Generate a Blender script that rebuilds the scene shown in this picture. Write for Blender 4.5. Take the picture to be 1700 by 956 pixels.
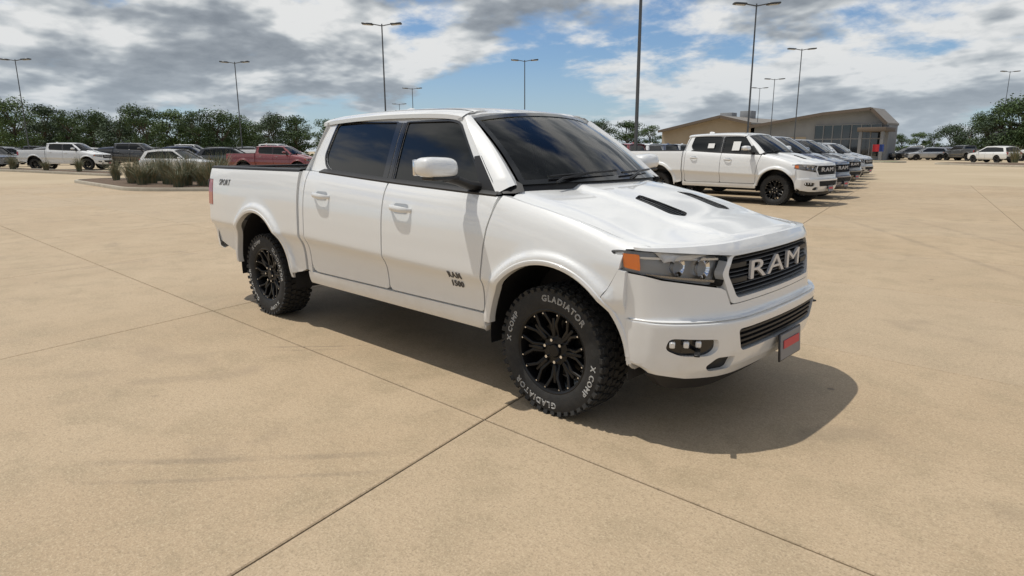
import bpy, bmesh, math, random
from mathutils import Vector, Matrix
R = math.radians
random.seed(7)
sc = bpy.context.scene
for o in list(bpy.data.objects):
    bpy.data.objects.remove(o)
col = sc.collection

# ------------------------------------------------------------------ camera
CX, CY, CZ, YAW, PIT, FPX, ROLL = 2.4108, -3.8441, 1.6071, 2.3301, 0.2118, 1068.55, 0.0042
cd = bpy.data.cameras.new('camera')
cd.sensor_width = 36.0
cd.lens = FPX / 1700.0 * 36.0
cd.clip_start = 0.05
cd.clip_end = 3000.0
cam = bpy.data.objects.new('camera', cd)
col.objects.link(cam)
_a = Vector((math.cos(YAW) * math.cos(PIT), math.sin(YAW) * math.cos(PIT), -math.sin(PIT)))
_r = Vector((math.sin(YAW), -math.cos(YAW), 0.0))
_u = _r.cross(_a)
_r2 = _r * math.cos(ROLL) - _u * math.sin(ROLL)
_u2 = _u * math.cos(ROLL) + _r * math.sin(ROLL)
cam.matrix_world = Matrix(((_r2.x, _u2.x, -_a.x, CX), (_r2.y, _u2.y, -_a.y, CY), (_r2.z, _u2.z, -_a.z, CZ), (0, 0, 0, 1)))
sc.camera = cam

# ------------------------------------------------------------------ sky and sun
SUN = Vector((-0.34, -0.20, 1.0)).normalized()
sun_el = math.asin(SUN.z)
sun_az = math.atan2(SUN.x, SUN.y)
world = bpy.data.worlds.new('World')
sc.world = world
world.use_nodes = True
nt = world.node_tree
nt.nodes.clear()


class NB:
    """small node-building helper"""
    def __init__(self, nt):
        self.nt = nt

    def n(self, typ, **kw):
        nd = self.nt.nodes.new(typ)
        for k, v in kw.items():
            if k.startswith('i_'):
                key = k[2:]
                key = int(key) if key.isdigit() else key.replace('_', ' ')
                s = nd.inputs[key]
                if isinstance(v, bpy.types.NodeSocket):
                    self.nt.links.new(v, s)
                else:
                    s.default_value = v
            else:
                setattr(nd, k, v)
        return nd

    def m(self, op, a, b=None, c=None, clamp=False):
        nd = self.nt.nodes.new('ShaderNodeMath')
        nd.operation = op
        nd.use_clamp = clamp
        for i, v in enumerate((a, b, c)):
            if v is None:
                continue
            if isinstance(v, bpy.types.NodeSocket):
                self.nt.links.new(v, nd.inputs[i])
            else:
                nd.inputs[i].default_value = v
        return nd.outputs[0]

    def mix(self, f, a, b, blend='MIX'):
        nd = self.nt.nodes.new('ShaderNodeMix')
        nd.data_type = 'RGBA'
        nd.blend_type = blend
        for s, v in ((nd.inputs[0], f), (nd.inputs[6], a), (nd.inputs[7], b)):
            if isinstance(v, bpy.types.NodeSocket):
                self.nt.links.new(v, s)
            elif isinstance(v, (tuple, list)):
                s.default_value = (*v[:3], 1.0)
            else:
                s.default_value = v
        return nd.outputs[2]

    def ramp(self, f, stops, interp='LINEAR'):
        nd = self.nt.nodes.new('ShaderNodeValToRGB')
        nd.color_ramp.interpolation = interp
        el = nd.color_ramp.elements
        while len(el) < len(stops):
            el.new(0.5)
        for e, (p, c) in zip(el, stops):
            e.position = p
            e.color = (*c[:3], 1.0) if isinstance(c, (tuple, list)) else (c, c, c, 1.0)
        self.nt.links.new(f, nd.inputs[0])
        return nd.outputs[0]

    def sstep(self, v, lo, hi):
        nd = self.nt.nodes.new('ShaderNodeMapRange')
        nd.interpolation_type = 'SMOOTHSTEP'
        self.nt.links.new(v, nd.inputs[0])
        nd.inputs[1].default_value = lo
        nd.inputs[2].default_value = hi
        return nd.outputs[0]


w = NB(nt)
tc = w.n('ShaderNodeTexCoord')
sep = w.n('ShaderNodeSeparateXYZ', i_0=tc.outputs['Generated'])
zc = w.m('MAXIMUM', sep.outputs[2], 0.0)


def sky_plane(add, mul):
    zden = w.m('ADD', zc, add)
    return w.n('ShaderNodeCombineXYZ', i_0=w.m('MULTIPLY', w.m('DIVIDE', sep.outputs[0], zden), mul), i_1=w.m('MULTIPLY', w.m('DIVIDE', sep.outputs[1], zden), mul), i_2=SKYSEED).outputs[0]


SKYSEED = 9.1
pv = sky_plane(0.24, 1.0)
pv2 = sky_plane(0.24, 0.90)       # the same layer looked up a little higher: tells tops from undersides


def cloud_noise(vec, scale, det, rough=0.56, dist=0.0):
    return w.n('ShaderNodeTexNoise', i_Vector=vec, i_Scale=scale, i_Detail=det, i_Roughness=rough, i_Distortion=dist).outputs[0]


def cloud_dens(vec, det):
    big = cloud_noise(vec, 0.75, 1.5)
    mid = cloud_noise(vec, 2.1, det, 0.58, 0.15)
    return w.m('ADD', w.m('MULTIPLY', mid, 0.62), w.m('MULTIPLY', big, 0.50))


dens = cloud_dens(pv, 10.0)
dens2 = cloud_dens(pv2, 4.0)
cover = w.sstep(dens, 0.475, 0.565)
under = w.sstep(dens2, 0.535, 0.66)
body_ = w.sstep(dens, 0.53, 0.66)
fine = w.m('ADD', w.m('MULTIPLY', cloud_noise(pv, 4.5, 3.0, 0.5), 0.5), w.m('MULTIPLY', cloud_noise(pv, 11.0, 7.0, 0.62), 0.5))
lit = w.m('SUBTRACT', 1.0, w.m('MULTIPLY', under, 0.92), clamp=True)
lit = w.m('ADD', lit, w.m('MULTIPLY', w.m('SUBTRACT', fine, 0.48), 1.5), clamp=True)
ccol = w.ramp(lit, [(0.0, (1.9, 2.15, 2.5)), (0.35, (3.1, 3.4, 3.75)), (0.7, (5.4, 5.65, 5.8)), (1.0, (8.0, 8.0, 7.9))])
sky = w.n('ShaderNodeTexSky', sky_type='NISHITA', sun_disc=False, sun_elevation=sun_el, sun_rotation=sun_az,
          altitude=60.0, air_density=1.0, dust_density=0.3, ozone_density=4.0)
haze = w.ramp(zc, [(0.0, 1.0), (0.05, 0.62), (0.13, 0.22), (0.30, 0.0)])
blue = w.mix(1.0, sky.outputs[0], (0.70, 0.86, 1.0), 'MULTIPLY')
clouds = w.mix(cover, blue, ccol)
hz = w.mix(w.m('MULTIPLY', haze, 0.70), clouds, (4.9, 5.7, 6.4))
bg = w.n('ShaderNodeBackground', i_Color=hz, i_Strength=0.10)
wo = w.n('ShaderNodeOutputWorld', i_0=bg.outputs[0])

sl = bpy.data.lights.new('sun', 'SUN')
sl.energy = 3.1
sl.angle = R(0.55)
sl.color = (1.0, 0.955, 0.88)
so = bpy.data.objects.new('sun', sl)
col.objects.link(so)
so.rotation_euler = SUN.to_track_quat('Z', 'Y').to_euler()
so.location = (0, 0, 30)

vs = sc.view_settings
vs.view_transform = 'Standard'
vs.look = 'None'
vs.gamma = 1.0
vs.exposure = 0.0
vs.use_curve_mapping = False

# ------------------------------------------------------------------ materials
MATS = {}


def pmat(name, colr=(0.5, 0.5, 0.5), rough=0.5, metal=0.0, coat=0.0, coat_rough=0.03, spec=0.5, trans=0.0, ior=1.5, emis=None, alpha=None):
    m = bpy.data.materials.new(name)
    m.use_nodes = True
    b = m.node_tree.nodes['Principled BSDF']
    b.inputs['Base Color'].default_value = (*colr, 1)
    b.inputs['Roughness'].default_value = rough
    b.inputs['Metallic'].default_value = metal
    b.inputs['Coat Weight'].default_value = coat
    b.inputs['Coat Roughness'].default_value = coat_rough
    b.inputs['Specular IOR Level'].default_value = spec
    b.inputs['Transmission Weight'].default_value = trans
    b.inputs['IOR'].default_value = ior
    if emis:
        b.inputs['Emission Color'].default_value = (*emis[0], 1)
        b.inputs['Emission Strength'].default_value = emis[1]
    MATS[name] = m
    return m


def noisy(name, c1, c2, scale=4.0, rough=0.8, bump=0.0, bscale=40.0, detail=6.0, metal=0.0, rough2=None):
    """object-space mottled material with optional fine bump"""
    m = pmat(name, c1, rough, metal)
    b = NB(m.node_tree)
    bs = m.node_tree.nodes['Principled BSDF']
    t = b.n('ShaderNodeTexCoord')
    nz = b.n('ShaderNodeTexNoise', i_Vector=t.outputs['Object'], i_Scale=scale, i_Detail=detail, i_Roughness=0.6)
    f = b.sstep(nz.outputs[0], 0.3, 0.7)
    m.node_tree.links.new(b.mix(f, c1, c2), bs.inputs['Base Color'])
    if rough2 is not None:
        rr = b.m('ADD', rough, b.m('MULTIPLY', f, rough2 - rough))
        m.node_tree.links.new(rr, bs.inputs['Roughness'])
    if bump:
        n2 = b.n('ShaderNodeTexNoise', i_Vector=t.outputs['Object'], i_Scale=bscale, i_Detail=5.0)
        bp = b.n('ShaderNodeBump', i_Height=n2.outputs[0], i_Strength=bump, i_Distance=0.02)
        m.node_tree.links.new(bp.outputs[0], bs.inputs['Normal'])
    return m


def paint(name, c, flake=0.0):
    """car paint: base under a clear coat, with a faint film of road dust towards the sills"""
    m = pmat(name, c, 0.42, 0.0, 1.0, 0.035)
    b = NB(m.node_tree)
    bs = m.node_tree.nodes['Principled BSDF']
    t = b.n('ShaderNodeTexCoord')
    nz = b.n('ShaderNodeTexNoise', i_Vector=t.outputs['Object'], i_Scale=7.0, i_Detail=8.0, i_Roughness=0.65)
    sp = b.n('ShaderNodeSeparateXYZ', i_0=t.outputs['Object'])
    low = b.sstep(sp.outputs[2], 0.80, 0.35)
    f = b.m('MULTIPLY', b.m('MULTIPLY', low, b.sstep(nz.outputs[0], 0.35, 0.75)), 0.30)
    dust = tuple(0.5 * a + 0.5 * d for a, d in zip(c, (0.36, 0.30, 0.22)))
    m.node_tree.links.new(b.mix(f, c, dust), bs.inputs['Base Color'])
    m.node_tree.links.new(b.m('ADD', 0.03, b.m('MULTIPLY', f, 0.5)), bs.inputs['Coat Roughness'])
    bs.inputs['Coat IOR'].default_value = 1.75
    # orange peel
    n2 = b.n('ShaderNodeTexNoise', i_Vector=t.outputs['Object'], i_Scale=220.0, i_Detail=1.0)
    bp = b.n('ShaderNodeBump', i_Height=n2.outputs[0], i_Strength=0.02, i_Distance=0.002)
    m.node_tree.links.new(bp.outputs[0], bs.inputs['Coat Normal'])
    if flake:
        bs.inputs['Metallic'].default_value = flake
    return m


paint('white_paint', (0.74, 0.745, 0.735))
paint('black_paint', (0.012, 0.012, 0.014))
paint('grey_paint', (0.10, 0.105, 0.11), 0.4)
paint('silver_paint', (0.42, 0.43, 0.44), 0.5)
paint('blue_paint', (0.02, 0.035, 0.09), 0.2)
paint('red_paint', (0.20, 0.010, 0.014))
paint('tan_paint', (0.30, 0.25, 0.19), 0.3)
pmat('black_plastic', (0.012, 0.012, 0.013), 0.5)
pmat('gloss_black', (0.006, 0.006, 0.007), 0.14, 0, 0.5)
pmat('dark_void', (0.004, 0.004, 0.004), 0.9)
noisy('rubber', (0.014, 0.014, 0.014), (0.026, 0.025, 0.023), 18, 0.8, 0.15, 120)
pmat('tyre_white', (0.62, 0.61, 0.58), 0.7)
pmat('wheel_black', (0.005, 0.005, 0.0055), 0.34, 0.0, 0.0, spec=0.35)
pmat('chrome', (0.80, 0.80, 0.81), 0.08, 1.0)
pmat('dark_chrome', (0.28, 0.28, 0.29), 0.2, 1.0)
pmat('alloy', (0.45, 0.45, 0.46), 0.32, 1.0)
pmat('amber', (0.85, 0.22, 0.03), 0.25, 0, 0.6)
pmat('red_lens', (0.36, 0.012, 0.016), 0.12, 0, 1.0)
pmat('lamp_glass', (0.95, 0.95, 0.95), 0.02, 0, 0, trans=1.0, ior=1.2)
pmat('lamp_white', (0.75, 0.75, 0.74), 0.25, 0.3)
pmat('tint_glass', (0.005, 0.006, 0.006), 0.02, 0, 0.0)
pmat('lamp_inner', (0.30, 0.30, 0.30), 0.35, 0.5)
pmat('bar_edge', (0.10, 0.10, 0.10), 0.4, 0.3)
pmat('badge_grey', (0.10, 0.10, 0.105), 0.35, 0.6)
pmat('plate_grey', (0.20, 0.20, 0.21), 0.45)
pmat('plate_red', (0.55, 0.05, 0.06), 0.5)
pmat('silver_letter', (0.62, 0.62, 0.63), 0.35, 0.3)
pmat('paper', (0.75, 0.75, 0.73), 0.8)
pmat('seat_grey', (0.055, 0.052, 0.050), 0.8)
pmat('window_sticker', (0.72, 0.72, 0.70), 0.6)


def windshield_mat():
    m = bpy.data.materials.new('windshield_glass')
    m.use_nodes = True
    nt = m.node_tree
    nt.nodes.clear()
    b = NB(nt)
    tr = b.n('ShaderNodeBsdfTransparent', i_Color=(0.50, 0.55, 0.53, 1))
    gl = b.n('ShaderNodeBsdfGlossy', i_Color=(1, 1, 1, 1), i_Roughness=0.01)
    fr = b.n('ShaderNodeFresnel', i_IOR=1.5)
    mx = b.n('ShaderNodeMixShader', i_0=fr.outputs[0], i_1=tr.outputs[0], i_2=gl.outputs[0])
    b.n('ShaderNodeOutputMaterial', i_0=mx.outputs[0])
    MATS['windshield_glass'] = m


windshield_mat()

# ------------------------------------------------------------------ mesh helpers


def link(name, me, mat=None, parent=None, smooth=True, ang=38):
    o = bpy.data.objects.new(name, me)
    col.objects.link(o)
    if mat:
        me.materials.append(MATS[mat] if isinstance(mat, str) else mat)
    if parent:
        o.parent = parent
    if smooth and len(me.polygons):
        me.shade_smooth()
        me.set_sharp_from_angle(angle=R(ang))
    return o


def from_bm(name, bm, mat=None, parent=None, smooth=True, ang=38, recalc=True):
    if recalc:
        bmesh.ops.recalc_face_normals(bm, faces=bm.faces[:])
    me = bpy.data.meshes.new(name)
    bm.to_mesh(me)
    bm.free()
    return link(name, me, mat, parent, smooth, ang)


def empty(name, loc=(0, 0, 0), rz=0.0):
    o = bpy.data.objects.new(name, None)
    col.objects.link(o)
    o.location = loc
    o.rotation_euler = (0, 0, rz)
    o.empty_display_size = 0.2
    return o


def tag(o, label=None, cat=None, group=None, kind=None):
    if label:
        o['label'] = label
    if cat:
        o['category'] = cat
    if group:
        o['group'] = group
    if kind:
        o['kind'] = kind
    return o


def add_box(bm, c, s, rot=None, bev=0.0, seg=2):
    ret = bmesh.ops.create_cube(bm, size=1.0)
    vs = ret['verts']
    for v in vs:
        v.co = Vector((v.co.x * s[0], v.co.y * s[1], v.co.z * s[2]))
    if bev:
        es = list({e for v in vs for e in v.link_edges})
        r2 = bmesh.ops.bevel(bm, geom=es, offset=bev, segments=seg, profile=0.5, affect='EDGES')
        vs = list({v for f in r2['faces'] for v in f.verts} | {v for v in vs if v.is_valid})
    for v in vs:
        p = v.co.copy()
        if rot is not None:
            p = rot @ p
        v.co = p + Vector(c)
    return vs


def box(name, c, s, mat, parent=None, rot=None, bev=0.0, seg=2):
    bm = bmesh.new()
    add_box(bm, c, s, rot, bev, seg)
    return from_bm(name, bm, mat, parent)


def add_tube(bm, pts, rad, n=8, cap=True, flat=None):
    """tube along pts; rad number or list; flat=(a,b) scales the cross-section axes"""
    pts = [Vector(p) for p in pts]
    k = len(pts)
    rads = rad if isinstance(rad, (list, tuple)) else [rad] * k
    rings = []
    prev = None
    for i, p in enumerate(pts):
        t = (pts[min(i + 1, k - 1)] - pts[max(i - 1, 0)]).normalized()
        ref = Vector((0, 0, 1)) if abs(t.z) < 0.95 else Vector((1, 0, 0))
        if prev is None:
            a = t.cross(ref).normalized()
        else:
            a = (prev - t * prev.dot(t)).normalized()
        prev = a
        b = t.cross(a)
        fa, fb = flat if flat else (1, 1)
        rings.append([bm.verts.new(p + a * (math.cos(2 * math.pi * j / n) * rads[i] * fa) + b * (math.sin(2 * math.pi * j / n) * rads[i] * fb)) for j in range(n)])
    for i in range(k - 1):
        for j in range(n):
            bm.faces.new((rings[i][j], rings[i][(j + 1) % n], rings[i + 1][(j + 1) % n], rings[i + 1][j]))
    if cap:
        bm.faces.new(rings[0][::-1])
        bm.faces.new(rings[-1])


def tube(name, pts, rad, mat, parent=None, n=8, flat=None):
    bm = bmesh.new()
    add_tube(bm, pts, rad, n, True, flat)
    return from_bm(name, bm, mat, parent)


def add_grid(bm, P):
    vv = [[bm.verts.new(p) for p in row] for row in P]
    for i in range(len(vv) - 1):
        for j in range(len(vv[0]) - 1):
            bm.faces.new((vv[i][j], vv[i + 1][j], vv[i + 1][j + 1], vv[i][j + 1]))
    return vv


def rim_bm(bm, vec):
    es = [e for e in bm.edges if len(e.link_faces) == 1]
    r = bmesh.ops.extrude_edge_only(bm, edges=es)
    for v in [g for g in r['geom'] if isinstance(g, bmesh.types.BMVert)]:
        d = vec(v.co) if callable(vec) else Vector(vec)
        v.co = v.co + d


def grid(name, P, mat, parent=None, rim=None, ang=38):
    bm = bmesh.new()
    add_grid(bm, P)
    if rim is not None:
        rim_bm(bm, rim)
    return from_bm(name, bm, mat, parent, ang=ang)


def sheet_bm(outer, holes, cu, cv, fmap, rim=None):
    """2-D outline with holes, filled, sliced on the cut lines and mapped to 3-D"""
    bm = bmesh.new()
    es = []
    for loop in [outer] + list(holes):
        vs = [bm.verts.new((p[0], p[1], 0)) for p in loop]
        for i in range(len(vs)):
            es.append(bm.edges.new((vs[i], vs[(i + 1) % len(vs)])))
    bmesh.ops.triangle_fill(bm, use_beauty=True, use_dissolve=False, edges=es)
    for axis, cuts in ((0, cu), (1, cv)):
        for c in cuts:
            co = (c, 0, 0) if axis == 0 else (0, c, 0)
            no = (1, 0, 0) if axis == 0 else (0, 1, 0)
            bmesh.ops.bisect_plane(bm, geom=bm.verts[:] + bm.edges[:] + bm.faces[:], plane_co=co, plane_no=no, dist=1e-5)
    for v in bm.verts:
        v.co = Vector(fmap(v.co.x, v.co.y))
    if rim is not None:
        rim_bm(bm, rim)
    return bm


def sheet(name, outer, holes, cu, cv, fmap, mat, parent=None, rim=None, ang=38):
    return from_bm(name, sheet_bm(outer, holes, cu, cv, fmap, rim), mat, parent, ang=ang)


def rp(pts, r=0.03, n=5):
    """polygon with rounded corners; r may be a list"""
    out = []
    k = len(pts)
    rs = r if isinstance(r, (list, tuple)) else [r] * k
    for i in range(k):
        p = Vector(pts[i]).to_2d()
        a = Vector(pts[i - 1]).to_2d() - p
        b = Vector(pts[(i + 1) % k]).to_2d() - p
        la, lb = a.length, b.length
        rr = min(rs[i], la * 0.45, lb * 0.45)
        if rr < 1e-4:
            out.append((p.x, p.y))
            continue
        a = a / la * rr
        b = b / lb * rr
        for j in range(n + 1):
            t = j / n
            q = (p + a) * (1 - t) ** 2 + p * 2 * t * (1 - t) + (p + b) * t ** 2
            out.append((q.x, q.y))
    return out


def frange(a, b, n):
    return [a + (b - a) * i / n for i in range(n + 1)]


def interp(tab, x):
    """smooth monotone-ish cubic through a table of (x, y)"""
    if x <= tab[0][0]:
        return tab[0][1]
    if x >= tab[-1][0]:
        return tab[-1][1]
    for i in range(len(tab) - 1):
        if x <= tab[i + 1][0]:
            x0, y0 = tab[i]
            x1, y1 = tab[i + 1]
            h = x1 - x0
            m0 = (y1 - (tab[i - 1][1] if i else y0)) / (x1 - (tab[i - 1][0] if i else x0))
            m1 = ((tab[i + 2][1] if i + 2 < len(tab) else y1) - y0) / ((tab[i + 2][0] if i + 2 < len(tab) else x1) - x0)
            t = (x - x0) / h
            return (2 * t ** 3 - 3 * t ** 2 + 1) * y0 + (t ** 3 - 2 * t ** 2 + t) * h * m0 + (-2 * t ** 3 + 3 * t ** 2) * y1 + (t ** 3 - t ** 2) * h * m1


def lin(tab, x):
    if x <= tab[0][0]:
        return tab[0][1]
    for i in range(len(tab) - 1):
        if x <= tab[i + 1][0]:
            return tab[i][1] + (tab[i + 1][1] - tab[i][1]) * (x - tab[i][0]) / (tab[i + 1][0] - tab[i][0])
    return tab[-1][1]


def text_geo(body, size=1.0, extrude=0.02, bold=0.0, fill=True, space=1.0):
    """verts, faces of a string centred on its baseline middle, in the XY plane"""
    cu = bpy.data.curves.new('t', 'FONT')
    cu.body = body
    cu.size = size
    cu.extrude = extrude
    cu.offset = bold
    cu.align_x = 'CENTER'
    cu.space_character = space
    cu.resolution_u = 3
    if not fill:
        cu.fill_mode = 'NONE'
        cu.extrude = 0.0
        cu.bevel_depth = extrude
        cu.bevel_resolution = 0
    o = bpy.data.objects.new('t', cu)
    col.objects.link(o)
    bpy.context.view_layer.update()
    me = o.evaluated_get(bpy.context.evaluated_depsgraph_get()).to_mesh()
    vs = [v.co.copy() for v in me.vertices]
    fs = [tuple(p.vertices) for p in me.polygons]
    bpy.data.objects.remove(o)
    bpy.data.curves.remove(cu)
    return vs, fs


def pydata(name, vs, fs, mat, parent=None, smooth=False, ang=38):
    me = bpy.data.meshes.new(name)
    me.from_pydata([tuple(v) for v in vs], [], fs)
    me.update()
    return link(name, me, mat, parent, smooth, ang)


def copy_tree(o, parent=None):
    c = o.copy()
    col.objects.link(c)
    c.parent = parent
    for ch in o.children:
        copy_tree(ch, c)
    return c
# ------------------------------------------------------------------ pickup truck
# truck axes: x forward from the front axle, y to its left, z up from the ground
WB = 3.672
PROF = [(0.36, 0.87), (0.41, 0.925), (0.46, 0.955), (0.52, 0.968), (0.60, 0.972), (0.68, 0.978), (0.75, 0.990), (0.80, 1.010), (0.825, 1.026), (0.842, 1.034), (0.87, 1.036),
        (0.95, 1.033), (1.03, 1.029), (1.12, 1.021), (1.20, 1.006), (1.27, 0.984), (1.32, 0.957), (1.36, 0.925), (1.385, 0.893), (1.40, 0.862)]
ZTOP = [(-4.85, 1.50), (-2.87, 1.51), (-2.80, 1.455), (-2.5, 1.44), (-1.7, 1.395), (-1.0, 1.365), (-0.45, 1.345), (-0.2, 1.300), (0.0, 1.262), (0.25, 1.200), (0.5, 1.125), (0.7, 1.09), (0.95, 1.06)]
ARCH_F = (0.02, 0.43, 0.525, 0.525)
ARCH_R = (-3.665, 0.43, 0.555, 0.600)


def smooth01(t):
    t = max(0.0, min(1.0, t))
    return t * t * (3 - 2 * t)


def side_y(x, z):
    zt = interp(ZTOP, x)
    zl = z + lin([(-4.8, -0.03), (-2.8, -0.022), (-1.0, 0.036), (-0.3, 0.05), (0.6, 0.05)], x) * smooth01((1.02 - z) / 0.12) * smooth01((z - 0.56) / 0.12)
    ze = zl if zl < 0.9 else 0.9 + (zl - 0.9) * (0.46) / (zt - 0.9)
    y = interp(PROF, ze)
    if x > 0.28 and ze < 0.95:
        y += max(0.0, 1.004 - y) * smooth01((x - 0.28) / 0.2) * smooth01((z - 0.38) / 0.08)
    if x > 0.0:
        y -= 0.032 * (x / 0.5) ** 2
    if x < -4.2:
        y -= 0.03 * ((-4.2 - x) / 0.6) ** 2
    if x < -2.85:
        y += 0.004
    # wheel-arch flares
    for xc, zc_, rx, rz in (ARCH_F, ARCH_R):
        dx, dz = (x - xc) / rx, (z - zc_) / rz
        d = (math.hypot(dx, dz) - 1.0) * 0.56
        if d < 0.3:
            y += (0.026 * (1 - smooth01((d - 0.050) / 0.035)) + 0.006 * (1 - smooth01((d - 0.02) / 0.12))) * smooth01((0.58 - x) / 0.2)
    return y


def arch_pts(A, a0, a1, n=30, grow=0.0):
    xc, zc_, rx, rz = A
    return [(xc + (rx + grow) * math.cos(R(a0 + (a1 - a0) * i / n)), zc_ + (rz + grow) * math.sin(R(a0 + (a1 - a0) * i / n))) for i in range(n + 1)]


def xf(y):
    """plan curve of the nose"""
    a = abs(y)
    if a > 0.958:
        return 0.585 - (a - 0.958) * 4.9
    xc = 0.965 - 0.035 * (a / 0.6) ** 2
    if a < 0.45:
        return xc
    t = (a - 0.45) / 0.508
    return 0.585 + (xc - 0.585) * max(0.0, 1 - t ** 2.2) ** 0.625


FDX = [(0.28, -0.16), (0.38, 0.00), (0.44, 0.035), (0.52, 0.055), (0.62, 0.066), (0.688, 0.070), (0.700, 0.066), (0.712, 0.030), (0.722, 0.020), (0.80, 0.008), (0.90, -0.004), (1.0, -0.016), (1.07, -0.030), (1.12, -0.060), (1.16, -0.12)]


def face_x(y, z):
    return xf(y) + lin(FDX, z)


def gh_y(z, x=None):
    """half width of the glasshouse"""
    t = (z - 1.36) / 0.46
    return 0.918 - 0.175 * max(t, -0.2) ** 1.0 - 0.018 * max(t, 0) ** 3


BELT = [(-2.86, 1.437), (-2.5, 1.418), (-1.7, 1.372), (-1.0, 1.340), (-0.45, 1.318)]


def belt(x):
    return interp(BELT, x)


def ring_lathe(bm, prof, n=64, axis_shift=0.0):
    """prof of (radius, y): surface of revolution round the y axis"""
    rings = []
    for r, y in prof:
        rings.append([bm.verts.new((r * math.cos(2 * math.pi * j / n), y, r * math.sin(2 * math.pi * j / n))) for j in range(n)])
    for i in range(len(prof) - 1):
        for j in range(n):
            bm.faces.new((rings[i][j], rings[i][(j + 1) % n], rings[i + 1][(j + 1) % n], rings[i + 1][j]))
    return rings


def text_ring(bm, body, rad, y0, a_mid, size, depth=0.0025, flip=1, space=1.05):
    vs, fs = text_geo(body, size, depth, 0.0, False, space)
    n0 = len(bm.verts)
    vv = []
    for v in vs:
        rr = rad + v.y
        an = a_mid - flip * v.x / rad
        vv.append(bm.verts.new((rr * math.cos(an), y0 - v.z, rr * math.sin(an))))
    for f in fs:
        try:
            bm.faces.new([vv[i] for i in f])
        except ValueError:
            pass


def wheel_meshes():
    W = {}
    # tyre
    bm = bmesh.new()
    prof = [(0.262, 0.105), (0.268, 0.125), (0.300, 0.137), (0.345, 0.141), (0.378, 0.134), (0.390, 0.118), (0.393, 0.06), (0.394, 0.0), (0.393, -0.06),
            (0.390, -0.118), (0.378, -0.134), (0.345, -0.141), (0.318, -0.1395), (0.300, -0.137), (0.283, -0.133), (0.268, -0.125), (0.262, -0.105)]
    ring_lathe(bm, prof, 72)
    nb = 44
    for k in range(nb):
        for row, (yy, wd, ph) in enumerate(((-0.108, 0.040, 0.0), (-0.054, 0.042, 0.5), (0.0, 0.040, 0.15), (0.054, 0.042, 0.6), (0.108, 0.040, 0.0))):
            a = 2 * math.pi * (k + ph) / nb
            L = 0.040 if (k + row) % 2 else 0.034
            M = Matrix.Rotation(-a, 3, 'Y') @ Matrix.Rotation(0.25 * (1 if row % 2 else -1), 3, 'X')
            c = Matrix.Rotation(-a, 3, 'Y') @ Vector((0.3985, yy, 0))
            add_box(bm, c, (0.015, wd, L), M)
        for s in (-1, 1):   # shoulder lugs down the sidewall
            a = 2 * math.pi * (k + 0.0) / nb
            M = Matrix.Rotation(-a, 3, 'Y')
            c = M @ Vector((0.384, s * 0.1325, 0))
            add_box(bm, c, (0.036 if k % 2 else 0.026, 0.014, 0.030), M @ Matrix.Rotation(s * 0.35, 3, 'Z'))
    W['tyre'] = bm_mesh(bm, 'tyre', 'rubber')
    # raised white letters
    bm = bmesh.new()
    for a in (90, 270):
        text_ring(bm, 'GLADIATOR', 0.318, -0.1405, R(a), 0.052, 0.0013, 1, 1.22)
    for a in (0, 180):
        text_ring(bm, 'X COMP', 0.318, -0.1405, R(a), 0.046, 0.0013, 1, 1.22)
    W['lettering'] = bm_mesh(bm, 'lettering', 'tyre_white', False)
    # rim barrel, lip and spokes
    bm = bmesh.new()
    ring_lathe(bm, [(0.262, 0.11), (0.240, 0.10), (0.236, -0.04), (0.244, -0.095), (0.250, -0.118), (0.262, -0.126), (0.270, -0.124), (0.270, -0.112)], 64)
    ring_lathe(bm, [(0.0, -0.098), (0.036, -0.098), (0.042, -0.092), (0.044, -0.080), (0.092, -0.074), (0.098, -0.060), (0.098, -0.02)], 40)
    ns = 8
    for k in range(ns):
        th = 2 * math.pi * (k + 0.5) / ns
        for s in (-1, 1):
            p0 = (0.085, th + s * 0.16)
            p1 = (0.172, th + s * 0.125)
            p2 = (0.253, th + s * 0.255)
            pts = []
            for (rr, an), yy, wd in ((p0, -0.072, 0.030), (p1, -0.096, 0.019), (p2, -0.114, 0.024)):
                c = Vector((rr * math.cos(an), yy, rr * math.sin(an)))
                t = Vector((-math.sin(an), 0, math.cos(an)))
                pts.append([c + t * wd * 0.62 + Vector((0, 0.040, 0)), c + t * wd * 0.5 + Vector((0, 0.004, 0)), c + t * wd * 0.3, c - t * wd * 0.3, c - t * wd * 0.5 + Vector((0, 0.004, 0)), c - t * wd * 0.62 + Vector((0, 0.040, 0))])
            add_grid(bm, pts)
        # web between the pair
        c0 = Vector((0.150 * math.cos(th), -0.078, 0.150 * math.sin(th)))
        add_box(bm, c0, (0.12, 0.03, 0.026), Matrix.Rotation(-th, 3, 'Y'), 0.006, 1)
    # brake disc behind
    ring_lathe(bm, [(0.03, 0.0), (0.175, 0.0), (0.175, 0.03)], 40)
    W['rim'] = bm_mesh(bm, 'rim', 'wheel_black')
    bm = bmesh.new()
    for k in range(ns):
        th = 2 * math.pi * (k + 0.5) / ns
        ring = []
        for s in (-1, 1):
            an = th + s * 0.235
            c = Vector((0.240 * math.cos(an), -0.1155, 0.240 * math.sin(an)))
            bmesh.ops.create_cone(bm, cap_ends=True, segments=8, radius1=0.007, radius2=0.005, depth=0.010, matrix=Matrix.Translation(c) @ Matrix.Rotation(R(90), 4, 'X'))
    for k in range(6):
        th = 2 * math.pi * k / 6
        c = Vector((0.069 * math.cos(th), -0.088, 0.069 * math.sin(th)))
        bmesh.ops.create_cone(bm, cap_ends=True, segments=6, radius1=0.012, radius2=0.010, depth=0.032, matrix=Matrix.Translation(c) @ Matrix.Rotation(R(90), 4, 'X'))
    W['bolts'] = bm_mesh(bm, 'bolts', 'chrome')
    return W


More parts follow.
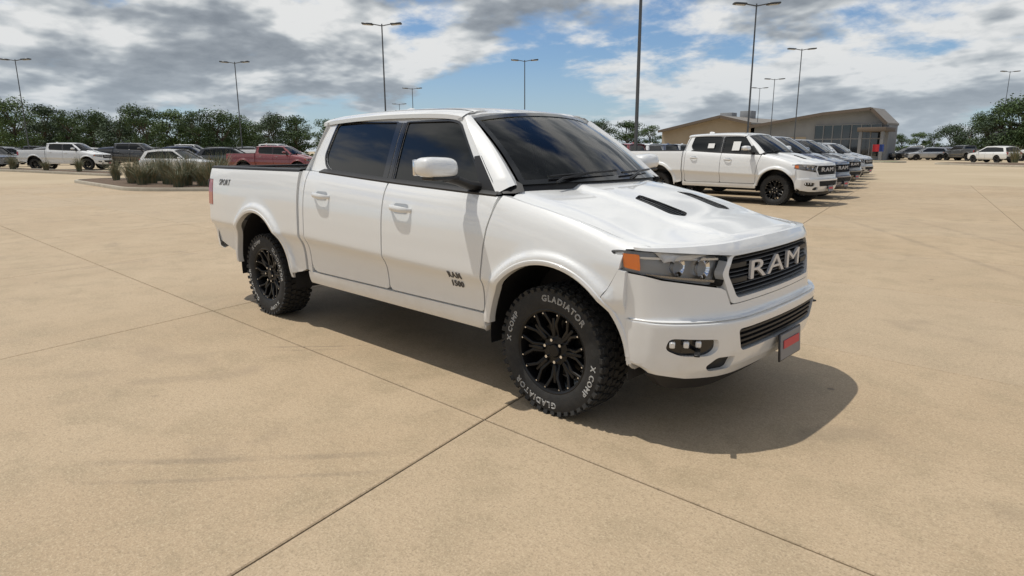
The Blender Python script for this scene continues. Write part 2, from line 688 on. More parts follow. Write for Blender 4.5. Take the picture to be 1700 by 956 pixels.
def bm_mesh(bm, name, mat, smooth=True):
    bmesh.ops.recalc_face_normals(bm, faces=bm.faces[:])
    me = bpy.data.meshes.new(name)
    bm.to_mesh(me)
    bm.free()
    me.materials.append(MATS[mat])
    if smooth:
        me.shade_smooth()
        me.set_sharp_from_angle(angle=R(38))
    return me


WHEEL = wheel_meshes()


def put_wheel(T, x, y, flip, steer=0.0, spin=0.0):
    wobj = bpy.data.objects.new('wheel', WHEEL['rim'])
    col.objects.link(wobj)
    wobj.parent = T
    wobj.location = (x, y, 0.402)
    wobj.rotation_euler = (0, spin, (math.pi if flip else 0.0) + steer)
    for nm in ('tyre', 'lettering', 'bolts'):
        c = bpy.data.objects.new({'tyre': 'tyre', 'lettering': 'tyre_lettering', 'bolts': 'lug_nuts'}[nm], WHEEL[nm])
        col.objects.link(c)
        c.parent = wobj
        if nm != 'tyre':
            c['kind'] = 'stuff'
    return wobj


def build_truck(T):
    body = 'white_paint'

    # -- side panels, both sides
    def side_map(s, off=0.0):
        return lambda x, z: (x, s * (side_y(x, z) + off), z)
    gap = [(-0.560, 0.50), (-0.555, 0.60), (-0.525, 0.87), (-0.510, 0.99), (-0.485, 1.12), (-0.430, 1.30), (-0.418, 1.345)]
    gapx = [(z, x) for x, z in gap]
    for s in (-1, 1):
        sm = side_map(s)
        rim = lambda co, s=s: Vector((0, -s * 0.055, 0))
        # front fender
        top = [(x, interp(ZTOP, x) - 0.016 + 0.022 * smooth01((x - 0.35) / 0.3)) for x in frange(-0.418, 0.665, 18)]
        arch = arch_pts(ARCH_F, 44, 170, 40)
        outer = top + [(0.664, 1.092), (0.60, 1.088), (0.505, 1.084), (0.494, 0.985)] + arch + [(-0.50, 0.50)] + gap[:-1]
        sheet('front_fender', outer, [], frange(-0.55, 0.65, 64), frange(0.5, 1.34, 70), sm, body, T, rim)
        # side return of the bumper, from the lamp to the arch
        arc2 = [p for p in arch_pts(ARCH_F, 42, 2, 20)]
        outer = [(0.490, 0.976), (0.405, 0.797)] + arc2[1:] + [(0.552, 0.42), (0.570, 0.417), (0.575, 0.70), (0.530, 0.72), (0.530, 0.966)]
        sheet('bumper_side', outer, [], frange(0.42, 0.58, 6), frange(0.42, 0.96, 16), sm, body, T, rim)
        # front door
        outer = [(lin(gapx, z) - 0.013, z) for z in (0.62, 0.75, 0.87, 0.99, 1.12, 1.22)] + \
                [(x, belt(x)) for x in frange(-0.455, -1.605, 10)]
        outer += rp([(-1.606, 1.30), (-1.606, 0.56), (lin(gapx, 0.56) - 0.014, 0.56), (-0.5675, 0.62)], [0, 0.05, 0.04, 0])[0:-1]
        sheet('front_door', outer, [], frange(-1.6, -0.45, 26), frange(0.55, 1.37, 56), sm, body, T, rim)
        # rear door
        outer = [(x, belt(x)) for x in frange(-1.620, -2.755, 10)]
        outer += rp([(-2.757, 1.36), (-2.757, 0.56), (-1.620, 0.56), (-1.620, 1.2)], [0, 0.10, 0.04, 0])
        sheet('rear_door', outer, [], frange(-2.75, -1.62, 26), frange(0.55, 1.43, 60), sm, body, T, rim)
        # cab corner panel between door and bed gap
        outer = [(-2.770, belt(-2.770)), (-2.770, 0.54), (-2.836, 0.56), (-2.836, belt(-2.836))]
        sheet('cab_corner', outer, [], frange(-2.83, -2.77, 3), frange(0.55, 1.43, 26), sm, body, T, rim)
        # rocker under the doors
        outer = [(-0.575, 0.546), (-2.836, 0.546), (-2.836, 0.44), (-0.56, 0.425), (-0.53, 0.47)]
        sheet('rocker_panel', outer, [], frange(-2.8, -0.6, 20), frange(0.44, 0.54, 5), sm, body, T, lambda co, s=s: Vector((0, -s * 0.12, 0.02)))
        # bed side
        arch = arch_pts(ARCH_R, 2, 176, 44)
        outer = [(-2.868, 1.428), (-2.868, 0.56), (-2.95, 0.53), (-3.10, 0.50)] + arch + [(-4.235, 0.56), (-4.62, 0.64), (-4.80, 0.68), (-4.80, 1.045), (-4.685, 1.045), (-4.685, 1.315), (-4.80, 1.315), (-4.80, 1.428)]
        sheet('bed_side', outer, [], frange(-4.78, -2.9, 100), frange(0.52, 1.42, 72), sm, body, T, rim)
        # tail lamp
        outer = rp([(-4.805, 1.05), (-4.69, 1.05), (-4.69, 1.31), (-4.805, 1.31)], 0.015)
        tl = sheet('tail_lamp', outer, [], frange(-4.8, -4.7, 4), frange(1.05, 1.31, 8), side_map(s, 0.004), 'red_lens', T, lambda co, s=s: Vector((0, -s * 0.10, 0)))
        y0 = s * (side_y(-4.75, 1.18))
        box('tail_lamp_bezel', (-4.80, y0 - s * 0.075, 1.18), (0.02, 0.13, 0.26), 'gloss_black', tl, bev=0.006)
        # black bed-rail cap
        P = []
        for x in frange(-2.87, -4.80, 24):
            yo = side_y(x, 1.428)
            P.append([(x, s * (yo + 0.002), 1.424), (x, s * (yo - 0.004), 1.444), (x, s * (yo - 0.025), 1.452), (x, s * (yo - 0.085), 1.452), (x, s * (yo - 0.095), 1.43)])
        grid('bed_rail_cap', P, 'black_plastic', T, Vector((0, 0, -0.01)))
        # bed inner wall
        grid('bed_inner_wall', [[(x, s * 0.845, 1.44), (x, s * 0.82, 0.9)] for x in frange(-2.92, -4.76, 6)], 'black_plastic', T)
        # wheel wells
        for A, nm in ((ARCH_F, 'front'), (ARCH_R, 'rear')):
            pts = arch_pts(A, -8, 188, 30, 0.012)
            P = []
            for yy in (0.965, 0.80, 0.55):
                P.append([(x, s * yy, z) for x, z in pts])
            grid('wheel_well', P, 'black_plastic', T)
            sheet('wheel_well_back', [(x, z) for x, z in arch_pts(A, -8, 188, 24, 0.012)], [], [], [], lambda x, z, s=s: (x, s * 0.55, z), 'black_plastic', T)
            # arch lip
            bm = bmesh.new()
            a0, a1 = (7, 172) if nm == 'front' else (3, 175)
            pts = arch_pts(A, a0, a1, 40)
            P = [[(x, s * (side_y(x, z) + d0), z + 0) for x, z in arch_pts(A, a0, a1, 40, g)] for g, d0 in ((0.028, -0.001), (0.022, 0.006), (0.004, 0.006), (-0.004, 0.0), (-0.006, -0.05))]
            add_grid(bm, P)
            from_bm('arch_lip', bm, body, T)

        # door handles
        for hx, hz in ((-2.47, 1.238), (-1.385, 1.195)):
            pts = []
            hy = side_y(hx, hz)
            for t in frange(-1, 1, 10):
                x = hx + t * 0.122
                out = 0.042 * (1 - abs(t) ** 4) + 0.002
                pts.append((x, s * (side_y(x, hz) + out), hz - 0.008 * t))
            h = tube('door_handle', pts, [0.012 + 0.008 * (1 - abs(t) ** 3) for t in frange(-1, 1, 10)], body, T, 10, (0.62, 1.15))
            sheet('handle_pocket', rp([(hx - 0.085, hz - 0.035), (hx + 0.085, hz - 0.035), (hx + 0.085, hz + 0.035), (hx - 0.085, hz + 0.035)], 0.03), [], frange(hx - 0.08, hx + 0.08, 6), frange(hz - 0.03, hz + 0.03, 4), side_map(s, 0.0022), 'silver_paint', h)
        # belt moulding
        P = []
        for x in frange(-0.47, -2.60, 26):
            b0 = belt(x)
            P.append([(x, s * (side_y(x, b0) + 0.001), b0 - 0.008), (x, s * (side_y(x, b0) + 0.004), b0 + 0.010), (x, s * (gh_y(b0 + 0.03) + 0.006), b0 + 0.030), (x, s * (gh_y(b0 + 0.03) - 0.02), b0 + 0.032)])
        grid('belt_moulding', P, 'black_plastic', T)

        # -- glasshouse side frame with two window openings
        def ghm(off):
            return lambda x, z, s=s: (x, s * (gh_y(z) + off), z)
        fw = rp([(-0.600, 1.352), (-1.600, 1.386), (-1.628, 1.812), (-1.120, 1.806), (-1.02, 1.782)], [0.03, 0.012, 0.02, 0.06, 0.03])
        rw = rp([(-1.735, 1.394), (-2.470, 1.436), (-2.575, 1.475), (-2.640, 1.560), (-2.600, 1.835), (-1.752, 1.815)], [0.012, 0.03, 0.04, 0.04, 0.05, 0.02])
        outer = [(-0.470, 1.330)] + [(x, belt(x) + 0.002) for x in frange(-0.6, -2.83, 16)] + [(-2.846, 1.50), (-2.815, 1.70), (-2.775, 1.845), (-2.72, 1.875)] + \
                [(-2.3, 1.878), (-1.8, 1.872), (-1.4, 1.862), (-1.1, 1.846), (-1.0, 1.828), (-0.93, 1.775), (-0.80, 1.655), (-0.66, 1.53), (-0.53, 1.41)]
        sheet('cab_side_frame', outer, [fw, rw], frange(-2.8, -0.5, 20), frange(1.35, 1.86, 12), ghm(0.0), body, T, lambda co, s=s: Vector((0, -s * 0.03, 0)))
        sheet('door_glass', fw, [], frange(-1.6, -0.6, 8), frange(1.4, 1.8, 6), ghm(-0.010), 'tint_glass', T)
        sheet('door_glass', rw, [], frange(-2.6, -1.75, 8), frange(1.4, 1.8, 6), ghm(-0.010), 'tint_glass', T)
        # black window surrounds and pillar applique
        for loop, nm in ((fw, 'window_surround'), (rw, 'window_surround')):
            cx0 = sum(p[0] for p in loop) / len(loop)
            cz0 = sum(p[1] for p in loop) / len(loop)
            big_ = []
            for p in loop:
                d = Vector((p[0] - cx0, p[1] - cz0))
                k = 1 + 0.017 / max(d.length, 0.05)
                big_.append((cx0 + d.x * k, cz0 + d.y * k))
            sheet(nm, big_, [loop], frange(-2.6, -0.6, 16), frange(1.4, 1.8, 6), ghm(0.004), 'gloss_black', T, lambda co, s=s: Vector((0, -s * 0.012, 0)))
        ap = [(-1.618, 1.388), (-1.660, 1.390), (-1.676, 1.812), (-1.642, 1.811)]
        sheet('pillar_trim', ap, [], [], frange(1.4, 1.8, 6), ghm(0.0055), 'gloss_black', T, lambda co, s=s: Vector((0, -s * 0.01, 0)))
        ap = [(-1.670, 1.392), (-1.728, 1.395), (-1.742, 1.814), (-1.686, 1.812)]
        sheet('pillar_trim', ap, [], [], frange(1.4, 1.8, 6), ghm(0.0055), 'gloss_black', T, lambda co, s=s: Vector((0, -s * 0.01, 0)))
        # sail panel at the mirror
        ap = rp([(-0.495, 1.340), (-0.640, 1.350), (-0.780, 1.565), (-0.715, 1.572), (-0.545, 1.410)], 0.012)
        sheet('sail_panel', ap, [], [], frange(1.36, 1.5, 3), ghm(0.006), 'black_plastic', T, lambda co, s=s: Vector((0, -s * 0.02, 0)))
        # black corner between fender, hood and pillar
        grid('cowl_corner', [[(-0.425, s * 0.935, 1.338), (-0.455, s * 0.915, 1.350), (-0.50, s * 0.90, 1.352)], [(-0.365, s * 0.880, 1.340), (-0.41, s * 0.868, 1.372), (-0.46, s * 0.87, 1.385)], [(-0.330, s * 0.84, 1.352), (-0.385, s * 0.80, 1.392), (-0.43, s * 0.80, 1.41)]], 'black_plastic', T)

        # A-pillar outer skin
        Pa = []
        for t in frange(0, 1, 14):
            ax = -0.405 + (-0.985 + 0.405) * t + 0.02 * math.sin(math.pi * t)
            az = 1.372 + (1.838 - 1.372) * t
            ay = 0.885 + (0.690 - 0.885) * t
            wx, wy, wz = ws_edge(t)
            gx = -0.485 - 0.505 * t
            gz = 1.335 + 0.495 * t
            Pa.append([(wx - 0.01, s * (wy + 0.003), wz - 0.004), (ax * 0.5 + wx * 0.5 + 0.008, s * (wy * 0.55 + ay * 0.45 + 0.016), wz * 0.5 + az * 0.5 + 0.012),
                       (ax, s * (ay + 0.014), az + 0.006), (gx, s * (gh_y(gz) + 0.008), gz), (gx - 0.02, s * (gh_y(gz) - 0.01), gz - 0.01)])
        grid('a_pillar', Pa, body, T)
        # mirror
        mirror(T, s)
        # roof ditch moulding
        P = []
        for x in frange(-1.02, -2.70, 20):
            zz = roof_z(x, 0.615) + 0.006
            P.append([(x, s * 0.602, zz - 0.012), (x, s * 0.606, zz), (x, s * 0.622, zz - 0.001), (x, s * 0.627, zz - 0.014)])
        grid('roof_ditch_trim', P, 'black_plastic', T)

    # -- roof
    P = []
    for x in frange(-0.915, -2.815, 40):
        P.append([(x + (0.09 * (abs(y) / 0.73) ** 2 * -1 if x > -1.0 else 0.0), y, roof_z(x, y)) for y in frange(-0.735, 0.735, 40)])
    grid('roof', P, body, T, Vector((0, 0, -0.03)))
    fin = bmesh.new()
    add_grid(fin, [[(-2.42 - 0.16 * v, sgn * 0.028 * (1 - v ** 2 * 0) * (1 - h), roof_z(-2.5, 0) + 0.062 * h * (1 - 0.55 * abs(v - 0.62))) for h in (0, 0.4, 0.8, 0.98)] for sgn in (1,) for v in frange(0, 1, 6)])
    add_grid(fin, [[(-2.42 - 0.16 * v, -0.028 * (1 - h), roof_z(-2.5, 0) + 0.062 * h * (1 - 0.55 * abs(v - 0.62))) for h in (0, 0.4, 0.8, 0.98)] for v in frange(0, 1, 6)])
    from_bm('antenna_fin', fin, body, T)
    # cab back wall and rear glass
    back = lambda y, z: (-2.838 + 0.115 * max(0, (z - 1.44) / 0.44) ** 1.3, y, z)
    outer = [(-0.93, 1.44), (-0.93, 0.55), (0.93, 0.55), (0.93, 1.44), (0.84, 1.60), (0.745, 1.84), (0.60, 1.875), (-0.60, 1.875), (-0.745, 1.84), (-0.84, 1.60)]
    hole = rp([(-0.70, 1.50), (0.70, 1.50), (0.62, 1.80), (-0.62, 1.80)], 0.04)
    sheet('cab_back', outer, [hole], frange(-0.9, 0.9, 8), frange(0.6, 1.85, 10), back, body, T)
    sheet('rear_glass', hole, [], [], [], lambda y, z: (back(y, z)[0] + 0.01, y, z), 'tint_glass', T)

    # -- hood with two vents
    HW = [(-0.40, 0.912), (0.0, 0.912), (0.35, 0.902), (0.60, 0.888), (0.80, 0.880)]
    edge = [(x, -interp(HW, x)) for x in frange(-0.36, 0.585, 12)]
    front = []
    for y in frange(-0.880, 0.880, 32):
        front.append((xf(y) - 0.050 + 0.016 * smooth01((abs(y) - 0.6) / 0.25), y))
    outer = edge + front + [(x, -y) for x, y in edge[::-1]]
    cowl = [(-0.365 + 0.175 * (1 - (y / 0.83) ** 2), y) for y in frange(0.83, -0.83, 16)]
    vents = []
    for s in (-1, 1):
        v = rp([(0.12, s * 0.230), (0.165, s * 0.355), (0.435, s * 0.370), (0.495, s * 0.300), (0.455, s * 0.205)], 0.03)
        vents.append(v)
    hood = sheet('hood', outer + cowl, vents, frange(-0.34, 0.56, 30) + frange(0.575, 0.92, 30), frange(-0.90, 0.90, 90), lambda x, y: (x, y, hood_z(x, y)), body, T, lambda co: Vector((-0.004 if co.x > 0.7 else 0, 0, -0.022)))
    for s, v in zip((-1, 1), vents):
        bm = sheet_bm(v, [], frange(0.12, 0.49, 10), frange(-0.37, 0.37, 20), lambda x, y: (x, y, hood_z(x, y) - 0.028))
        o = from_bm('hood_vent', bm, 'black_plastic', hood)
        bm = bmesh.new()
        for k in range(4):
            y = s * (0.245 + 0.035 * k)
            add_grid(bm, [[(x, y + dy, hood_z(x, y) - dz) for dy, dz in ((-0.004, 0.026), (-0.002, 0.008), (0.006, 0.008), (0.008, 0.026))] for x in frange(0.16, 0.455, 7)])
        from_bm('vent_louvre', bm, 'gloss_black', hood)
        # walls of the opening
        P = [[(x, y, hood_z(x, y)) for x, y in v + v[:1]], [(x, y, hood_z(x, y) - 0.03) for x, y in v + v[:1]]]
        grid('vent_wall', P, 'black_plastic', hood)
    # cowl panel and wipers
    P = []
    for y in frange(-0.80, 0.80, 16):
        xh = -0.365 + 0.175 * (1 - (y / 0.83) ** 2)
        wx, wy, wz = ws_pt(y / 0.80, 0.0)
        P.append([(xh + 0.01, y, hood_z(max(xh, -0.36), y) - 0.03), ((xh + wx) / 2, y, min(hood_z(max(xh, -0.36), y) - 0.028, wz + 0.005)), (wx - 0.02, y, wz + 0.004)])
    grid('cowl_panel', P, 'black_plastic', T)
    for y0, y1 in ((-0.62, -0.02), (0.02, 0.62)):
        pts = []
        for t in frange(0, 1, 8):
            y = y0 + (y1 - y0) * t
            q = ws_pt(y / 0.80, 0.055 + 0.03 * t)
            pts.append((q[0] + 0.016, q[1], q[2] + 0.02))
        wp = tube('wiper', pts, 0.008, 'black_plastic', T, 6)
        q = ws_pt(y0 / 0.8, 0.0)
        tube('wiper_arm', [(q[0] + 0.05, y0, q[2] + 0.012), (q[0] + 0.04, y0 + 0.08, q[2] + 0.035), pts[4]], 0.008, 'black_plastic', wp, 6)
    # windshield
    grid('windshield', [[ws_pt(u, v) for v in frange(0, 1, 14)] for u in frange(-1, 1, 24)], 'windshield_glass', T)
    # black frit border
    bm = bmesh.new()
    up = 0.004
    for us, v_ in (((-1, 1), (0.0, 0.055)), ((-1, 1), (0.945, 1.0))):
        add_grid(bm, [[Vector(ws_pt(u, v)) + Vector((up, 0, up)) for v in v_] for u in frange(us[0], us[1], 24)])
    for u0, u1 in ((-1, -0.955), (0.955, 1)):
        add_grid(bm, [[Vector(ws_pt(u, v)) + Vector((up, 0, up)) for v in frange(0.055, 0.945, 10)] for u in (u0, u1)])
    from_bm('windshield_border', bm, 'gloss_black', T)
    box('mirror_mount', (-0.93, 0.0, 1.79), (0.05, 0.10, 0.07), 'black_plastic', T, bev=0.01)
    sticker = [Vector(ws_pt(u, v)) + Vector((-0.012, 0, -0.008)) for u, v in ((0.14, 0.10), (0.34, 0.10), (0.34, 0.17), (0.14, 0.17))]

    build_front(T, body)
    build_rear(T, body)
    build_cabin(T)

    # -- wheels
    for x in (0.0, -WB):
        put_wheel(T, x, -0.842, False, 0.0, 0.35 if x == 0 else 1.1)
        put_wheel(T, x, 0.842, True, 0.0, 0.8)
    # underbody
    box('underbody', (-1.9, 0, 0.50), (4.9, 1.35, 0.16), 'dark_void', T, bev=0.03)
    for x in (0.0, -WB):
        tube('axle', [(x, -0.75, 0.40), (x, 0.75, 0.40)], 0.05, 'black_plastic', T, 8)


def ws_pt(u, v):
    """windshield surface, u across -1..1, v up 0..1"""
    a = abs(u)
    bx, by, bz = -0.165 - 0.235 * a ** 2.2, 0.80 * u, 1.398 - 0.014 * a ** 2
    tx, ty, tz = -0.895 - 0.085 * a ** 2.2, 0.655 * u, 1.872 - 0.052 * a ** 2.2
    bow = 0.018 * math.sin(math.pi * v)
    return (bx + (tx - bx) * v + bow, by + (ty - by) * v, bz + (tz - bz) * v + bow)


def ws_edge(t):
    return ws_pt(1.0, t)


def roof_z(x, y):
    zc_ = interp([(-2.85, 1.905), (-2.6, 1.925), (-2.0, 1.940), (-1.4, 1.932), (-1.1, 1.912), (-0.9, 1.872)], x)
    a = abs(y)
    z = zc_ - 0.030 * (a / 0.73) ** 2 - 0.035 * max(0, (a - 0.60) / 0.135) ** 2
    z -= 0.010 * math.exp(-((a - 0.615) / 0.016) ** 2)
    return z


def hood_z(x, y):
    a = abs(y)
    z = interp(ZTOP, x) + 0.010
    z += 0.048 * (1 - (a / 0.87) ** 2)
    # raised centre with a soft shoulder
    k = smooth01((0.47 - a) / 0.07)
    z += 0.030 * k * smooth01((0.93 - x) / 0.35)
    if a > 0.80:
        z -= 0.020 * ((a - 0.80) / 0.11) ** 2
    # nose roll-off
    xe = xf(y) - 0.05
    d = x - (xe - 0.07)
    if d > 0:
        z -= 0.035 * (d / 0.07) ** 2
    z += 0.012 * max(0, (x - 0.5) / 0.4)
    return z


def mirror(T, s):
    # body: rounded superellipsoid, wider than tall
    bm = bmesh.new()
    c = Vector((-0.735, s * 1.205, 1.500))
    P = []
    for i in range(15):
        th = -math.pi / 2 + math.pi * i / 14
        row = []
        for j in range(25):
            ph = 2 * math.pi * j / 24
            ce = lambda t: math.copysign(abs(math.cos(t)) ** 0.55, math.cos(t))
            se = lambda t: math.copysign(abs(math.sin(t)) ** 0.55, math.sin(t))
            lx = 0.085 * ce(th) * ce(ph)
            ly = 0.150 * ce(th) * se(ph)
            lz = 0.064 * se(th)
            lx *= 1 - 0.25 * max(0, lz / 0.064) * (1 if lx > 0 else 0)
            lz *= 1 - 0.22 * (s * ly / 0.15 < -0.2) * 0
            row.append(c + Vector((lx - s * ly * s * 0.10, ly, lz + 0.10 * s * ly * 0.3)))
        P.append(row)
    add_grid(bm, P)
    bmesh.ops.remove_doubles(bm, verts=bm.verts[:], dist=1e-4)
    m = from_bm('door_mirror', bm, 'white_paint', T)
    box('mirror_glass', c + Vector((-0.078, 0, 0)), (0.02, 0.25, 0.10), 'chrome', m, bev=0.008)
    box('mirror_trim', c + Vector((0.012, -s * 0.02, -0.066)), (0.12, 0.22, 0.026), 'black_plastic', m, bev=0.012)
    tube('mirror_arm', [c + Vector((0.01, -s * 0.06, -0.060)), c + Vector((0.02, -s * 0.15, -0.085)), Vector((-0.700, s * 0.985, 1.388)), Vector((-0.690, s * 0.905, 1.372))], [0.042, 0.040, 0.040, 0.046], 'black_plastic', m, 10, (1.3, 0.75))


def fmap(off=0.0):
    return lambda y, z: (face_x(y, z) + off, y, z)


CU = frange(-0.9, 0.9, 60) + [s_ * a_ for s_ in (-1, 1) for a_ in (0.91, 0.92, 0.928, 0.935, 0.941, 0.946, 0.950, 0.953, 0.956, 0.965)]


def build_front(T, body):
    CV = frange(0.36, 1.12, 38)
    # headlamp outline (right-hand side positive y, mirrored)
    def lampL(s):
        return [(s * a, b) for a, b in rp([(0.575, 1.042), (0.80, 1.066), (0.978, 1.080), (0.982, 1.03), (0.978, 0.970), (0.90, 0.938), (0.628, 0.884), (0.598, 0.95)], [0.02, 0.02, 0.02, 0.01, 0.025, 0.03, 0.02, 0.02])]
    # header strip between hood and lamps
    outer = [(y, 1.116 - 0.010 * (abs(y) / 0.7) ** 2) for y in frange(-0.945, 0.945, 30)]
    outer += [(0.945, 1.0835), (0.80, 1.072), (0.575, 1.049), (0.545, 1.044)] + [(y, 1.044) for y in frange(0.5, -0.5, 8)] + [(-0.545, 1.044), (-0.575, 1.049), (-0.80, 1.072), (-0.945, 1.0835)]
    sheet('header_panel', outer, [], CU, frange(1.04, 1.115, 4), fmap(0.012), body, T, Vector((-0.05, 0, 0)))
    gr = [(-0.535, 1.040), (0.535, 1.040), (0.585, 0.950), (0.520, 0.812), (-0.520, 0.812), (-0.585, 0.950)]
    # grille surround
    big_ = rp([(-0.565, 1.042), (0.565, 1.042), (0.622, 0.950), (0.566, 0.786), (-0.566, 0.786), (-0.622, 0.950)], 0.02)
    grl = rp(gr, 0.025)
    sheet('grille_surround', big_, [grl], CU, CV, fmap(0.006), body, T, Vector((-0.06, 0, 0)))
    g = sheet('grille', rp([(a * 1.01, 0.926 + (b - 0.926) * 1.02) for a, b in gr], 0.02), [], CU, [], fmap(-0.055), 'dark_void', T)

    def half(z):
        return lin([(0.812, 0.520), (0.950, 0.585), (1.040, 0.535)], z)
    # horizontal bars: fine ones and the wide centre bar
    for z in frange(0.836, 1.020, 8):
        hw = half(z) - 0.004
        P = []
        for y in frange(-hw, hw, 36):
            P.append([(face_x(y, z) - 0.050, y, z + 0.009), (face_x(y, z) - 0.018, y, z + 0.0065), (face_x(y, z) - 0.010, y, z), (face_x(y, z) - 0.020, y, z - 0.004), (face_x(y, z) - 0.050, y, z - 0.004)])
        grid('grille_bar', P, 'black_plastic', g)
        P2 = [[(face_x(y, z) - 0.0105 + 0.001, y, z + 0.0015), (face_x(y, z) - 0.0080, y, z - 0.0005), (face_x(y, z) - 0.0105 + 0.001, y, z - 0.0020)] for y in frange(-hw, hw, 36)]
        grid('bar_edge', P2, 'bar_edge', g)
    for z0 in (0.905, 0.985):
        hw = half(z0) - 0.002
        sgns = ((-1, -hw, -0.40), (1, 0.40, hw))
        for sg, a, b in sgns:
            P = [[(face_x(y, z0) - 0.03, y, z0 + 0.020), (face_x(y, z0) - 0.002, y, z0 + 0.013), (face_x(y, z0) - 0.002, y, z0 - 0.013), (face_x(y, z0) - 0.03, y, z0 - 0.020)] for y in frange(a, b, 10)]
            grid('grille_bar', P, 'black_plastic', g)
    # RAM lettering across the grille
    vs, fs = text_geo('RAM', 0.20, 0.012, 0.0, True, 1.10)
    xs = [v.x for v in vs]
    k = 0.72 / (max(xs) - min(xs))
    zlo = min(v.y for v in vs)
    hgt = max(v.y for v in vs) - zlo
    mid = (max(xs) + min(xs)) / 2
    vv = [(face_x((v.x - mid) * k, 0.94) - 0.004 + v.z * 0.6, (v.x - mid) * k, 0.892 + (v.y - zlo) / hgt * 0.105) for v in vs]
    pydata('grille_lettering', vv, fs, 'silver_letter', g)

    # upper bumper fascia, under the lamps and grille
    up = [(-0.973, 0.962), (-0.90, 0.930), (-0.630, 0.876), (-0.600, 0.860), (-0.572, 0.780), (0.572, 0.780), (0.600, 0.860), (0.630, 0.876), (0.90, 0.930), (0.973, 0.962), (0.973, 0.90), (0.973, 0.716), (-0.973, 0.716), (-0.973, 0.90)]
    sheet('bumper_upper', up, [], CU, CV, fmap(0.002), body, T, Vector((-0.05, 0, 0)))
    # lower bumper with openings
    low = [(y, 0.708) for y in frange(-0.973, 0.973, 30)] + [(0.973, 0.60), (0.967, 0.47), (0.92, 0.415), (0.80, 0.388), (0.62, 0.380), (-0.62, 0.380), (-0.80, 0.388), (-0.92, 0.415), (-0.967, 0.47), (-0.973, 0.60)]
    intake = rp([(-0.570, 0.655), (0.570, 0.655), (0.520, 0.520), (-0.520, 0.520)], 0.035)
    fogs = []
    corners = []
    for s in (-1, 1):
        fogs.append([(s * a, b) for a, b in rp([(0.690, 0.612), (0.905, 0.628), (0.915, 0.562), (0.860, 0.528), (0.730, 0.520), (0.685, 0.550)], 0.025)])
        corners.append([(s * a, b) for a, b in rp([(0.555, 0.500), (0.680, 0.505), (0.735, 0.455), (0.705, 0.425), (0.575, 0.425)], 0.02)])
    bp = sheet('front_bumper', low, [intake] + fogs + corners, CU, CV + [0.695, 0.700, 0.704], fmap(0.0), body, T, Vector((-0.045, 0, 0)))
    # ledge between the two
    grid('bumper_ledge', [[(face_x(y, 0.707) - 0.002, y, 0.707), (xf(y) + 0.058, y, 0.713), (xf(y) + 0.030, y, 0.7175), (xf(y) - 0.03, y, 0.718)] for y in [t * 0.973 for t in [-1, -0.99, -0.98, -0.97, -0.96] + frange(-0.95, 0.95, 60) + [0.96, 0.97, 0.98, 0.99, 1]]], body, bp)
    # intake filling: black mesh bars
    i_ = sheet('lower_grille', intake, [], CU, [], fmap(-0.04), 'dark_void', T)
    for z in frange(0.545, 0.635, 3):
        hw = lin([(0.52, 0.520), (0.655, 0.570)], z) - 0.01
        grid('lower_grille_bar', [[(face_x(y, z) - 0.035, y, z + 0.010), (face_x(y, z) - 0.012, y, z + 0.006), (face_x(y, z) - 0.012, y, z - 0.006), (face_x(y, z) - 0.035, y, z - 0.010)] for y in frange(-hw, hw, 30)], 'black_plastic', i_)
    for s, fo, co in zip((-1, 1), fogs, corners):
        fb = sheet('fog_lamp_bezel', fo, [], CU, [], fmap(-0.03), 'gloss_black', T)
        for k in range(3):
            y = s * (0.885 - 0.052 * k)
            bm = bmesh.new()
            add_box(bm, (face_x(y, 0.595) - 0.016, y, 0.592), (0.03, 0.042, 0.034), Matrix.Rotation(-s * 0.5, 3, 'Z'), 0.005, 1)
            from_bm('fog_lamp', bm, 'lamp_white', fb)
        box('fog_fin', (face_x(0.78, 0.575) - 0.012, s * 0.79, 0.552), (0.03, 0.17, 0.012), 'black_plastic', fb, Matrix.Rotation(-s * 0.45, 3, 'Z'), 0.003, 1)
        sheet('corner_intake', co, [], CU, [], fmap(-0.035), 'black_plastic', T)
    # black air dam
    dam = [(-0.90, 0.405), (0.90, 0.405), (0.82, 0.31), (0.62, 0.285), (-0.62, 0.285), (-0.82, 0.31)]
    sheet('air_dam', rp(dam, 0.03), [], CU, frange(0.29, 0.40, 4), lambda y, z: (xf(y) - 0.05 - (0.41 - z) * 0.5, y, z), 'black_plastic', T, Vector((-0.05, 0, 0)))
    # number plate with its bracket
    pl = box('number_plate', (1.052, 0.045, 0.452), (0.008, 0.31, 0.155), 'plate_grey', T, Matrix.Rotation(R(-4), 3, 'Y'), 0.003, 1)
    box('plate_frame', (1.046, 0.045, 0.452), (0.010, 0.328, 0.172), 'black_plastic', pl, Matrix.Rotation(R(-4), 3, 'Y'), 0.004, 1)
    box('plate_band', (1.0585, 0.045, 0.466), (0.003, 0.24, 0.05), 'plate_red', pl, Matrix.Rotation(R(-4), 3, 'Y'))

